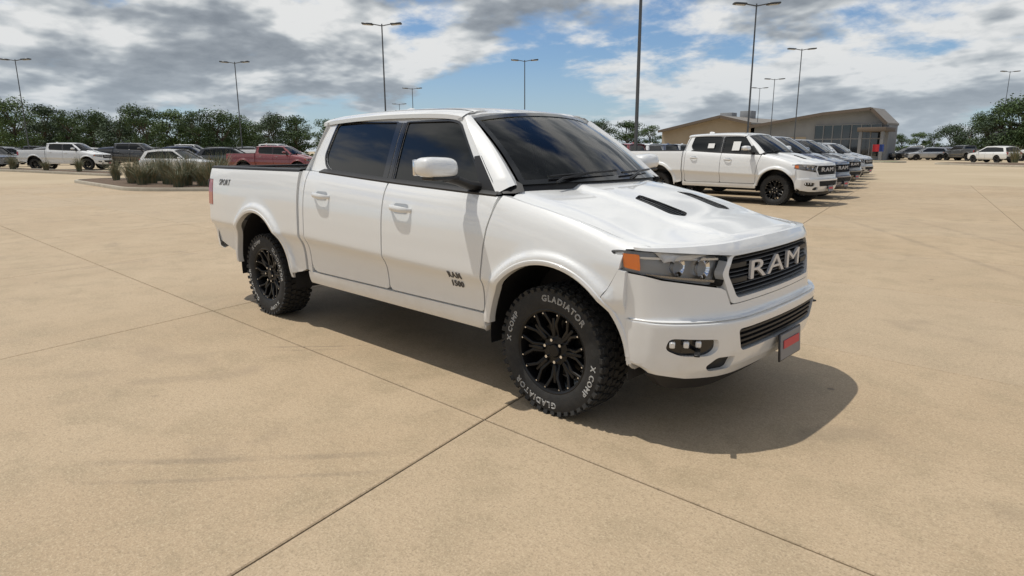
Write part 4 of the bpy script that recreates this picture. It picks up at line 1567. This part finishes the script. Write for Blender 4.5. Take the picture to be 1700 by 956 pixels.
lamp_post(52, 56, 96, 'lamp post standing before the trees at the far left')
lamp_post(405, 58, 103, 'lamp post above the left tree line, just left of the pickup cab')
lamp_post(645, 43, 46, 'tall lamp post rising behind the pickup cab roof, left of centre')
lamp_post(690, 86, 147, 'small distant lamp post just right of the one behind the cab roof')
lamp_post(873, 62, 104, 'lamp post rising above the front of the pickup roof')
lamp_post(1057, 29, -62, 'nearest and tallest lamp post, its top cut off by the picture edge', w_=0.075)
lamp_post(1241, 37, 20, 'tall lamp post above the parked white pickup cab')
lamp_post(1279, 84, 137, 'small distant lamp post in front of the showroom roof')
lamp_post(1319, 60, 90, 'middle-sized lamp post right of the tall one above the parked pickups')
lamp_post(1256, 104, 151, 'smallest distant lamp post beside the tall one above the parked pickup')
lamp_post(668, 118, 172, 'tiny distant lamp post just above the pickup cab roof')
lamp_post(1660, 90, 128, 'lamp post at the right among the trees')

# ------------------------------------------------------------------ showroom building
noisy('wall_tan', (0.36, 0.30, 0.22), (0.40, 0.335, 0.25), 0.6, 0.85, 0.1, 10)
noisy('wall_grey', (0.24, 0.25, 0.26), (0.28, 0.29, 0.30), 0.6, 0.8, 0.1, 10)
noisy('roof_metal', (0.20, 0.18, 0.155), (0.25, 0.225, 0.195), 1.5, 0.5, 0.0, 10, metal=0.2)
pmat('fascia_brown', (0.13, 0.10, 0.075), 0.6)
pmat('shop_glass', (0.012, 0.016, 0.02), 0.05, 0, 1.0)
pmat('mullion', (0.22, 0.22, 0.22), 0.4, 0.4)
pmat('banner_red', (0.45, 0.02, 0.03), 0.7)
pmat('banner_blue', (0.02, 0.05, 0.22), 0.7)
YB = 98.0


def bx_of(X):
    """x on the facade plane y = YB seen in column X"""
    d = ray_at(X, 250, 1.0) - Vector((CX, CY, CZ))
    return CX + d.x * (YB - CY) / d.y


def bz_of(X, Y):
    d = ray_at(X, Y, 1.0) - Vector((CX, CY, CZ))
    return CZ + d.z * (YB - CY) / d.y


bld = empty('showroom_building', (bx_of(1300), YB, 0))
tag(bld, 'low showroom with tan gabled roofs and dark shop windows beyond the parked row', 'building')


def gable(name, prof, depth, wallmat):
    """prof: roof line points (X, Y) left to right"""
    pts = [(bx_of(X) - bld.location.x, bz_of(X, Y)) for X, Y in prof]
    x0, x1 = pts[0][0], pts[-1][0]
    bm = bmesh.new()
    loop = [(x0, -0.05)] + [(x, z - 0.25) for x, z in pts] + [(x1, -0.05)]
    f_ = [bm.verts.new((x, 0, z)) for x, z in loop]
    b_ = [bm.verts.new((x, depth, z)) for x, z in loop]
    bm.faces.new(f_)
    bm.faces.new(b_[::-1])
    n = len(loop)
    for i in range(n):
        bm.faces.new((f_[i], f_[(i + 1) % n], b_[(i + 1) % n], b_[i]))
    from_bm(name, bm, wallmat, bld, smooth=False)
    rf = None
    for i in range(len(pts) - 1):
        (xa, za), (xb, zb) = pts[i], pts[i + 1]
        bm = bmesh.new()
        ov = 0.0
        for th0, th1, in ((0.0, -0.28),):
            v = [bm.verts.new((x, y, z)) for y in (-1.4, depth + 0.6) for x, z in ((xa, za), (xb, zb), (xb, zb + th1), (xa, za + th1))]
            for q in ((0, 1, 2, 3), (7, 6, 5, 4), (0, 4, 5, 1), (3, 2, 6, 7), (0, 3, 7, 4), (1, 5, 6, 2)):
                bm.faces.new([v[j] for j in q])
        rf = from_bm('roof', bm, 'roof_metal', bld, smooth=False)
        # fascia board along the front edge
        L = math.hypot(xb - xa, zb - za)
        box('fascia', ((xa + xb) / 2, -1.44, (za + zb) / 2 - 0.18), (L, 0.06, 0.42), 'fascia_brown', rf, Matrix.Rotation(-math.atan2(zb - za, xb - xa), 3, 'Y'))
    return pts


gable('wall', [(1100, 219), (1200, 195), (1252, 207)], 24, 'wall_tan')
gable('wall', [(1246, 213), (1368, 192), (1446, 184), (1474, 209)], 4.5, 'wall_grey')
# clerestory, roof units
for X, Y, wd in ((1163, 192, 2.2), (1196, 189, 2.0)):
    box('roof_unit', (bx_of(X) - bld.location.x, 10, bz_of(X, Y) - 0.2), (wd, 2.0, 1.5), 'wall_grey', bld, bev=0.05)
# shop windows: panes and mullions
xa, xb = bx_of(1352) - bld.location.x, bx_of(1462) - bld.location.x
zt, zm, zb_ = 4.9, 2.9, 0.4
npn = 7
for i in range(npn):
    for z0, z1 in ((zb_, zm), (zm, zt)):
        x0 = xa + (xb - xa) * i / npn
        x1 = xa + (xb - xa) * (i + 1) / npn
        box('window_pane', ((x0 + x1) / 2, -0.06, (z0 + z1) / 2), (x1 - x0 - 0.14, 0.05, z1 - z0 - 0.14), 'shop_glass', bld)
bm = bmesh.new()
for i in range(npn + 1):
    x0 = xa + (xb - xa) * i / npn
    add_box(bm, (x0, -0.10, (zb_ + zt) / 2), (0.14, 0.12, zt - zb_ + 0.14))
for z in (zb_, zm, zt):
    for i in range(npn):
        x0 = xa + (xb - xa) * i / npn
        add_box(bm, (x0 + (xb - xa) / npn / 2, -0.102, z), ((xb - xa) / npn - 0.14, 0.12, 0.14))
from_bm('window_frame', bm, 'mullion', bld, smooth=False)
for X in (1290, 1310, 1330):
    box('service_door', (bx_of(X) - bld.location.x, -0.06, 1.7), (1.5, 0.06, 3.2), 'wall_tan', bld)
# flat entrance canopy on the right
cxa, cxb = bx_of(1440) - bld.location.x, bx_of(1486) - bld.location.x
cn = box('entrance_canopy', ((cxa + cxb) / 2, -2.6, 4.05), (cxb - cxa, 4.8, 0.55), 'fascia_brown', bld, bev=0.03)
for x in (cxa + 0.4, cxb - 0.4):
    box('canopy_column', (x, -4.6, 1.9), (0.38, 0.38, 3.8), 'mullion', cn)
# flag banner in front
fp = spot(1450, 80)
fl = empty('flag_banner', fp, 0.3)
fl.scale = (0.55, 0.55, 0.62)
tag(fl, 'small red and blue banner on a pole in front of the showroom', 'banner')
tube('banner_pole', [(0, 0, 0), (0, 0, 3.4)], 0.04, 'mullion', fl, 6)
P = [[(0.05 + 1.3 * u, 0.10 * math.sin(u * 5), 1.9 + 1.4 * v) for v in frange(0, 1, 4)] for u in frange(0, 1, 8)]
bn = grid('banner_cloth', P, 'banner_red', fl, Vector((0, 0.02, 0)))
P = [[(1.35 + 0.9 * u, 0.10 * math.sin((1 + u) * 5), 1.9 + 1.4 * v) for v in frange(0, 1, 4)] for u in frange(0, 1, 8)]
grid('banner_field', P, 'banner_blue', bn, Vector((0, 0.02, 0)))
# grey metal shed right of the cars
sp_ = spot(1664, 104)
shed = empty('metal_shed', sp_, 0.15)
tag(shed, 'grey metal shed among the trees at the far right', 'shed')
bm = bmesh.new()
add_box(bm, (0, 0, 2.3), (4.6, 6.0, 4.7))
from_bm('wall', bm, 'wall_grey', shed, smooth=False)
bm = bmesh.new()
v = [bm.verts.new(q) for q in ((-2.6, -3.3, 4.6), (0, -3.3, 5.7), (2.6, -3.3, 4.6), (-2.6, 3.3, 4.6), (0, 3.3, 5.7), (2.6, 3.3, 4.6), (-2.6, -3.3, 4.75), (0, -3.3, 5.85), (2.6, -3.3, 4.75), (-2.6, 3.3, 4.75), (0, 3.3, 5.85), (2.6, 3.3, 4.75))]
for q in ((6, 7, 10, 9), (7, 8, 11, 10), (0, 3, 4, 1), (1, 4, 5, 2), (0, 1, 7, 6), (1, 2, 8, 7), (0, 6, 9, 3), (2, 5, 11, 8)):
    bm.faces.new([v[j] for j in q])
from_bm('roof', bm, 'roof_metal', shed, smooth=False)
bm = bmesh.new()
add_box(bm, (0, -3.04, 1.6), (2.6, 0.06, 3.0))
from_bm('shed_door', bm, 'mullion', shed, smooth=False)
# ------------------------------------------------------------------ parked vehicles
def recolor(root, paint_, extra=None):
    """give a copied vehicle its own paint through object-level material slots"""
    rep = {'white_paint': paint_}
    if extra:
        rep.update(extra)

    def walk(o):
        for ch in o.children:
            for sl_ in ch.material_slots:
                nm_ = sl_.material.name if sl_.material else ''
                if nm_ in rep:
                    sl_.link = 'OBJECT'
                    sl_.material = MATS[rep[nm_]]
            walk(ch)
    walk(root)


DROP = ('seat', 'dashboard', 'steering_wheel', 'rear_view_mirror', 'dash_papers', 'bed_decal', 'door_badge', 'hood_vent', 'vent_louvre', 'axle')


def copy_truck(o, parent=None):
    base = o.name.split('.')[0]
    c = o.copy()
    col.objects.link(c)
    c.parent = parent
    for ch in o.children:
        if ch.name.split('.')[0] in DROP or ch.name.split('.')[0] == 'tyre_lettering':
            continue
        copy_truck(ch, c)
    return c


def park_truck(loc, rz, paint_, label, group, extra=None, sc_=1.0):
    t = copy_truck(truck)
    t.location = loc
    t.rotation_euler = (0, 0, rz)
    t.scale = (sc_, sc_, sc_)
    tag(t, label, 'pickup truck', group)
    if 'group' in t and not group:
        del t['group']
    if paint_ != 'white_paint' or extra:
        recolor(t, paint_, extra)
    return t


# ---- a plain sport utility, built once
def build_suv(T):
    body = 'white_paint'
    L0, L1, WBS = 0.86, -3.95, 2.85
    def sy(x, z):
        y = interp([(0.3, 0.86), (0.45, 0.93), (0.7, 0.955), (0.9, 0.96), (1.02, 0.93), (1.08, 0.89)], z)
        y -= 0.16 * max(0, (x - 0.1) / 0.76) ** 2.5 + 0.06 * max(0, (-3.2 - x) / 0.75) ** 2
        return y
    AF, AR = (0.0, 0.38, 0.43, 0.43), (-WBS, 0.38, 0.43, 0.43)
    for s in (-1, 1):
        mp = lambda x, z, s=s: (x, s * sy(x, z), z)
        top = [(0.80, 0.86), (0.4, 0.95), (-0.35, 1.03)] + [(x, 1.05 + 0.02 * (-0.35 - x) / 3) for x in frange(-0.6, -3.8, 8)] + [(-3.93, 0.95), (-3.95, 0.5), (-3.75, 0.36)]
        outer = top + arch_pts(AR, 176, 4, 20) + [(-2.3, 0.33), (-0.5, 0.33)] + arch_pts(AF, 176, 4, 20) + [(0.70, 0.36), (0.84, 0.5), (0.86, 0.7)]
        bs_ = sheet('body_side', outer, [], frange(-3.9, 0.8, 30), frange(0.35, 1.05, 12), mp, body, T, lambda co, s=s: Vector((0, -s * 0.05, 0)))
        for x in (-0.45, -1.45, -2.45):
            grid('door_seam', [[(x + d, s * (sy(x, z) + 0.003), z) for d in (-0.006, 0.006)] for z in frange(0.45, 1.03, 8)], 'black_plastic', bs_)
        gy = lambda z: 0.885 - 0.22 * (z - 1.05) / 0.65
        win = [(-0.42, 1.07), (-3.55, 1.10), (-3.30, 1.50), (-2.4, 1.57), (-1.35, 1.56)]
        outer = [(-0.25, 1.03)] + [(x, 1.055) for x in frange(-0.6, -3.86, 6)] + [(-3.55, 1.55), (-3.3, 1.62), (-2.4, 1.67), (-1.3, 1.65)]
        sheet('glasshouse_frame', outer, [rp(win, 0.06)], frange(-3.6, -0.4, 10), frange(1.1, 1.6, 5), lambda x, z, s=s: (x, s * gy(z), z), body, T, lambda co, s=s: Vector((0, -s * 0.02, 0)))
        sheet('side_glass', rp(win, 0.06), [], [], [], lambda x, z, s=s: (x, s * (gy(z) - 0.006), z), 'tint_glass', T)
        for xx in (-1.42, -2.42):
            grid('pillar_trim', [[(xx + d, s * (gy(z) + 0.001), z) for d in (-0.04, 0.04)] for z in frange(1.08, 1.56, 4)], 'gloss_black', T)
        for A in (AF, AR):
            grid('wheel_well', [[(x, s * yy, z) for x, z in arch_pts(A, -5, 185, 16, 0.01)] for yy in (0.9, 0.5)], 'black_plastic', T)
        bm = bmesh.new()
        add_box(bm, (-0.62, s * 1.02, 1.12), (0.12, 0.20, 0.15), None, 0.04, 2)
        from_bm('door_mirror', bm, body, T)
        bm = bmesh.new()
        add_box(bm, (0.74, s * 0.66, 0.80), (0.14, 0.30, 0.13), Matrix.Rotation(-s * 0.35, 3, 'Z'), 0.03, 2)
        from_bm('headlamp', bm, 'lamp_white', T)
        bm = bmesh.new()
        add_box(bm, (-3.90, s * 0.78, 0.95), (0.12, 0.20, 0.26), None, 0.03, 2)
        from_bm('tail_lamp', bm, 'red_lens', T)
        for x in (0.0, -WBS):
            wobj = put_wheel(T, x, s * 0.80, s > 0, 0, 0.3)
            for c in list(wobj.children):
                if c.name.startswith('tyre_lettering'):
                    bpy.data.objects.remove(c)
            wobj.scale = (0.89, 0.8, 0.89)
            wobj.location.z = 0.358
    grid('hood', [[(x, y, lin([(-0.4, 1.09), (0.4, 0.99), (0.82, 0.87)], x) - 0.05 * (abs(y) / 0.8) ** 2) for y in frange(-1, 1, 12) for y in [y * (0.86 - 0.14 * max(0, x / 0.82) ** 2)]] for x in frange(-0.45, 0.84, 14)], body, T, Vector((0, 0, -0.04)))
    grid('windshield', [[(-0.35 - 0.98 * v - 0.08 * u * u, u * (0.84 - 0.19 * v), 1.07 + 0.57 * v) for v in frange(0, 1, 6)] for u in frange(-1, 1, 10)], 'tint_glass', T)
    grid('roof', [[(x, y, lin([(-3.6, 1.60), (-3.2, 1.68), (-2.2, 1.72), (-1.3, 1.66)], x) - 0.06 * (abs(y) / 0.7) ** 3) for y in frange(-0.68, 0.68, 12)] for x in frange(-1.26, -3.62, 14)], body, T, Vector((0, 0, -0.03)))
    grid('rear_glass', [[(-3.58 - 0.27 * v, u * (0.62 + 0.15 * v), 1.58 - 0.48 * v) for v in frange(0, 1, 5)] for u in frange(-1, 1, 6)], 'tint_glass', T)
    grid('tailgate', [[(-3.86 - 0.10 * math.sin(math.pi * v), u * 0.84, 1.10 - 0.5 * v) for v in frange(0, 1, 5)] for u in frange(-1, 1, 8)], body, T)
    grid('rear_bumper', [[(-3.97 + 0.18 * abs(u) ** 4, u * 0.88, 0.62 - 0.26 * v) for v in frange(0, 1, 3)] for u in frange(-1, 1, 10)], 'black_plastic', T, Vector((0.08, 0, 0)))
    grid('front_face', [[(0.86 - 0.22 * abs(u) ** 3 - 0.03 * v, u * 0.84, 0.34 + 0.54 * v) for v in frange(0, 1, 6)] for u in frange(-1, 1, 14)], body, T, Vector((-0.1, 0, 0)))
    g = grid('grille', [[(0.872 - 0.10 * abs(u) ** 2.5 - 0.03 * v, u * 0.52, 0.62 + 0.18 * v) for v in frange(0, 1, 3)] for u in frange(-1, 1, 10)], 'gloss_black', T, Vector((-0.05, 0, 0)))
    for z in (0.66, 0.71, 0.76):
        grid('grille_bar', [[(0.884 - 0.10 * abs(u) ** 2.5 - 0.03 * (z - 0.62) / 0.18, u * 0.5, z + d) for d in (-0.008, 0.008)] for u in frange(-1, 1, 10)], 'chrome', g)
    grid('lower_grille', [[(0.874 - 0.14 * abs(u) ** 2.5, u * 0.6, 0.40 + 0.12 * v) for v in frange(0, 1, 2)] for u in frange(-1, 1, 10)], 'black_plastic', T, Vector((-0.05, 0, 0)))
    box('underbody', (-1.5, 0, 0.40), (4.4, 1.3, 0.2), 'dark_void', T)
    for s in (-1, 1):
        tube('roof_rail', [(-1.5, s * 0.60, 1.70), (-1.6, s * 0.60, 1.75), (-3.1, s * 0.60, 1.76), (-3.25, s * 0.60, 1.70)], 0.018, 'black_plastic', T, 6)


suv = empty('sport_utility')
build_suv(suv)


def park_suv(first, loc, rz, paint_, label, group, sc_=1.0):
    t = suv if first else copy_tree(suv)
    t.location = loc
    t.rotation_euler = (0, 0, rz)
    t.scale = (sc_, sc_, sc_)
    tag(t, label, 'car', group)
    if paint_ != 'white_paint':
        recolor(t, paint_)
    return t


# the row of pickups on the right, noses out
_w = spot(1303, 18.3, 0.0)
row0 = Vector((_w.x - 0.05, _w.y + 0.90, 0))
step = Vector((-0.66, 3.05, 0))
ROW = [('white_paint', 'nearest parked white pickup, first in the row right of the big pickup', {'gloss_black': 'chrome'}, 1.08),
       ('blue_paint', 'dark blue parked pickup, second in the row on the right', None, 1.05),
       ('grey_paint', 'dark grey parked pickup, third in the row on the right', None, 1.06),
       ('black_paint', 'black parked pickup, fourth in the row on the right', None, 1.03),
       ('white_paint', 'white parked pickup, fifth in the row on the right', None, 0.98),
       ('black_paint', 'black parked pickup, sixth in the row on the right', None, 1.0),
       ('silver_paint', 'silver parked pickup, seventh in the row on the right', None, 0.98),
       ('blue_paint', 'dark blue parked pickup, eighth in the row on the right', None, 1.0),
       ('white_paint', 'white parked pickup, ninth and last in the row on the right', None, 0.98)]
for k, (pt, lab, ex, s_) in enumerate(ROW):
    t_ = park_truck(row0 + step * k + Vector((0.25 * math.sin(k * 2.3), 0, 0)), R(-4 + 0.8 * math.sin(k * 1.7)), pt, lab, 'parked pickups in the row on the right', ex if k else None, s_)
    box('window_sticker', (-1.22, -0.868, 1.56), (0.22, 0.006, 0.26), 'window_sticker', t_, Matrix.Rotation(R(-21), 3, 'X'))
    box('rear_window_sticker', (-2.0, -0.862, 1.57), (0.20, 0.006, 0.14), 'window_sticker', t_, Matrix.Rotation(R(-21), 3, 'X'))
# a second row beyond, tails towards this one
R2 = [('grey_paint', 'grey pickup tail-out in the second row, first from the near end'), ('black_paint', 'black pickup in the second row, second from the near end'), ('red_paint', 'red pickup in the second row, seen over the big pickup hood'),
      ('white_paint', 'white pickup in the second row, fourth from the near end'), ('blue_paint', 'dark blue pickup in the second row, fifth from the near end'), ('silver_paint', 'silver pickup in the second row, sixth from the near end'), ('black_paint', 'black pickup in the second row, last at the far end')]
for k, (pt, lab) in enumerate(R2):
    park_truck(Vector((-19.5 - 0.66 * k, 22.0 + 3.05 * k, 0)), R(178), pt, lab, 'parked pickups in the second row')

R3 = [('white_paint', 'white pickup in the third row, seen just right of the pickup windshield'), ('blue_paint', 'dark blue pickup in the third row over the pickup hood'), ('grey_paint', 'grey pickup in the third row over the pickup hood'), ('silver_paint', 'silver pickup in the third row behind the nearest lamp post'), ('black_paint', 'black pickup at the far end of the third row')]
for k, (pt, lab) in enumerate(R3):
    park_truck(Vector((-27.5 - 0.66 * k, 26.0 + 3.05 * k, 0)), R(-2), pt, lab, 'parked pickups in the third row')

# left car park
yaw_r = math.atan2(_r.y, _r.x)
LEFT = [('t', 158, 47.5, 0.05, 'white_paint', 'white pickup parked at the left beyond the island, facing right'),
        ('s', 330, 43.0, -0.25, 'white_paint', 'white sport utility parked behind the grasses left of the pickup cab'),
        ('t', 505, 42.5, -0.10, 'red_paint', 'dark red pickup parked just left of the big pickup cab, over its bed'),
        ('s', 6, 51.0, -0.5, 'grey_paint', 'dark grey car at the far left edge behind the low grasses'),
        ('t', 262, 52.0, 0.1, 'black_paint', 'black pickup behind the nearest white ones in the left car park'),
        ('s', 420, 51.0, 0.15, 'black_paint', 'black car behind the red pickup in the left car park'),
        ('s', 60, 57.0, 0.3, 'silver_paint', 'silver car behind the nose of the left white pickup'),
        ('s', 350, 56.0, 0.1, 'blue_paint', 'dark blue car in the second row behind the white sport utility'),
        ('t', 488, 57.0, -0.2, 'white_paint', 'white pickup in the second row behind the red pickup'),
        ('s', 130, 62.0, 0.0, 'silver_paint', 'silver car in the third row of the left car park, left'),
        ('s', 235, 64.0, 0.1, 'blue_paint', 'dark blue car in the third row of the left car park, middle'),
        ('t', 345, 66.0, 0.1, 'white_paint', 'white pickup in the third row of the left car park'),
        ('s', 450, 66.0, -0.1, 'grey_paint', 'grey car in the third row of the left car park, by the lamp post'),
        ('s', 28, 66.0, 0.0, 'white_paint', 'white car in the third row at the far left edge'),
        ('s', 190, 74.0, 0.2, 'white_paint', 'small white car in the last row before the trees, left of the middle'),
        ('s', 290, 75.0, 0.0, 'grey_paint', 'small grey car in the last row before the trees, behind the grasses'),
        ('s', 395, 75.0, 0.1, 'silver_paint', 'small silver car in the last row before the trees, near the lamp post'),
        ('t', 90, 75.0, 0.0, 'black_paint', 'small black pickup in the last row before the trees, far left'),
        ('t', 620, 62.0, 0.1, 'grey_paint', 'grey pickup in the lot hidden behind the big pickup cab'),
        ('s', 720, 66.0, 0.0, 'white_paint', 'white car in the lot hidden behind the big pickup cab')]
first = True
for kind, X, dp, da, pt, lab in LEFT:
    p = spot(X, dp)
    if kind == 't':
        park_truck(p, yaw_r + da, pt, lab, 'vehicles in the left car park')
    else:
        park_suv(first, p, yaw_r + da, pt, lab, 'vehicles in the left car park')
        first = False
# far right cars
view = math.atan2(_a.y, _a.x)
FAR = [('s', 1632, 72.0, view + 0.15, 'white_paint', 'white sport utility seen from behind at the far right', 1.05),
       ('t', 1586, 84.0, view + 0.05, 'grey_paint', 'grey pickup seen from behind left of the white sport utility', 1.0),
       ('s', 1552, 88.0, view + 0.3, 'blue_paint', 'blue car parked far off left of the grey pickup', 1.0),
       ('s', 1520, 86.0, view + 1.4, 'silver_paint', 'silver car parked side-on in front of the hedge', 1.0),
       ('s', 1490, 90.0, view + 1.5, 'grey_paint', 'grey car parked far off beside the flag banner', 1.0),
       ('t', 1700, 78.0, view + 1.0, 'white_paint', 'white pickup cut by the right edge of the picture', 1.0),
       ('s', 1672, 96.0, view + 1.3, 'white_paint', 'white car in front of the trees near the right edge', 1.0),
       ('t', 1648, 92.0, view + 1.2, 'black_paint', 'black pickup side-on behind the white sport utility', 1.0),
       ('t', 1500, 100.0, view + 1.2, 'white_paint', 'white pickup far off in front of the hedge, left end', 1.0),
       ('s', 1536, 102.0, view + 1.2, 'red_paint', 'red car far off in front of the hedge', 1.0),
       ('s', 1572, 104.0, view + 1.2, 'white_paint', 'white car far off in front of the hedge, right of the red one', 1.0),
       ('s', 1606, 102.0, view + 1.2, 'black_paint', 'black car far off left of the metal shed', 1.0)]
for kind, X, dp, rz, pt, lab, s_ in FAR:
    p = spot(X, dp)
    (park_truck(p, rz, pt, lab, 'cars at the far right', None, s_) if kind == 't' else park_suv(False, p, rz, pt, lab, 'cars at the far right', s_))
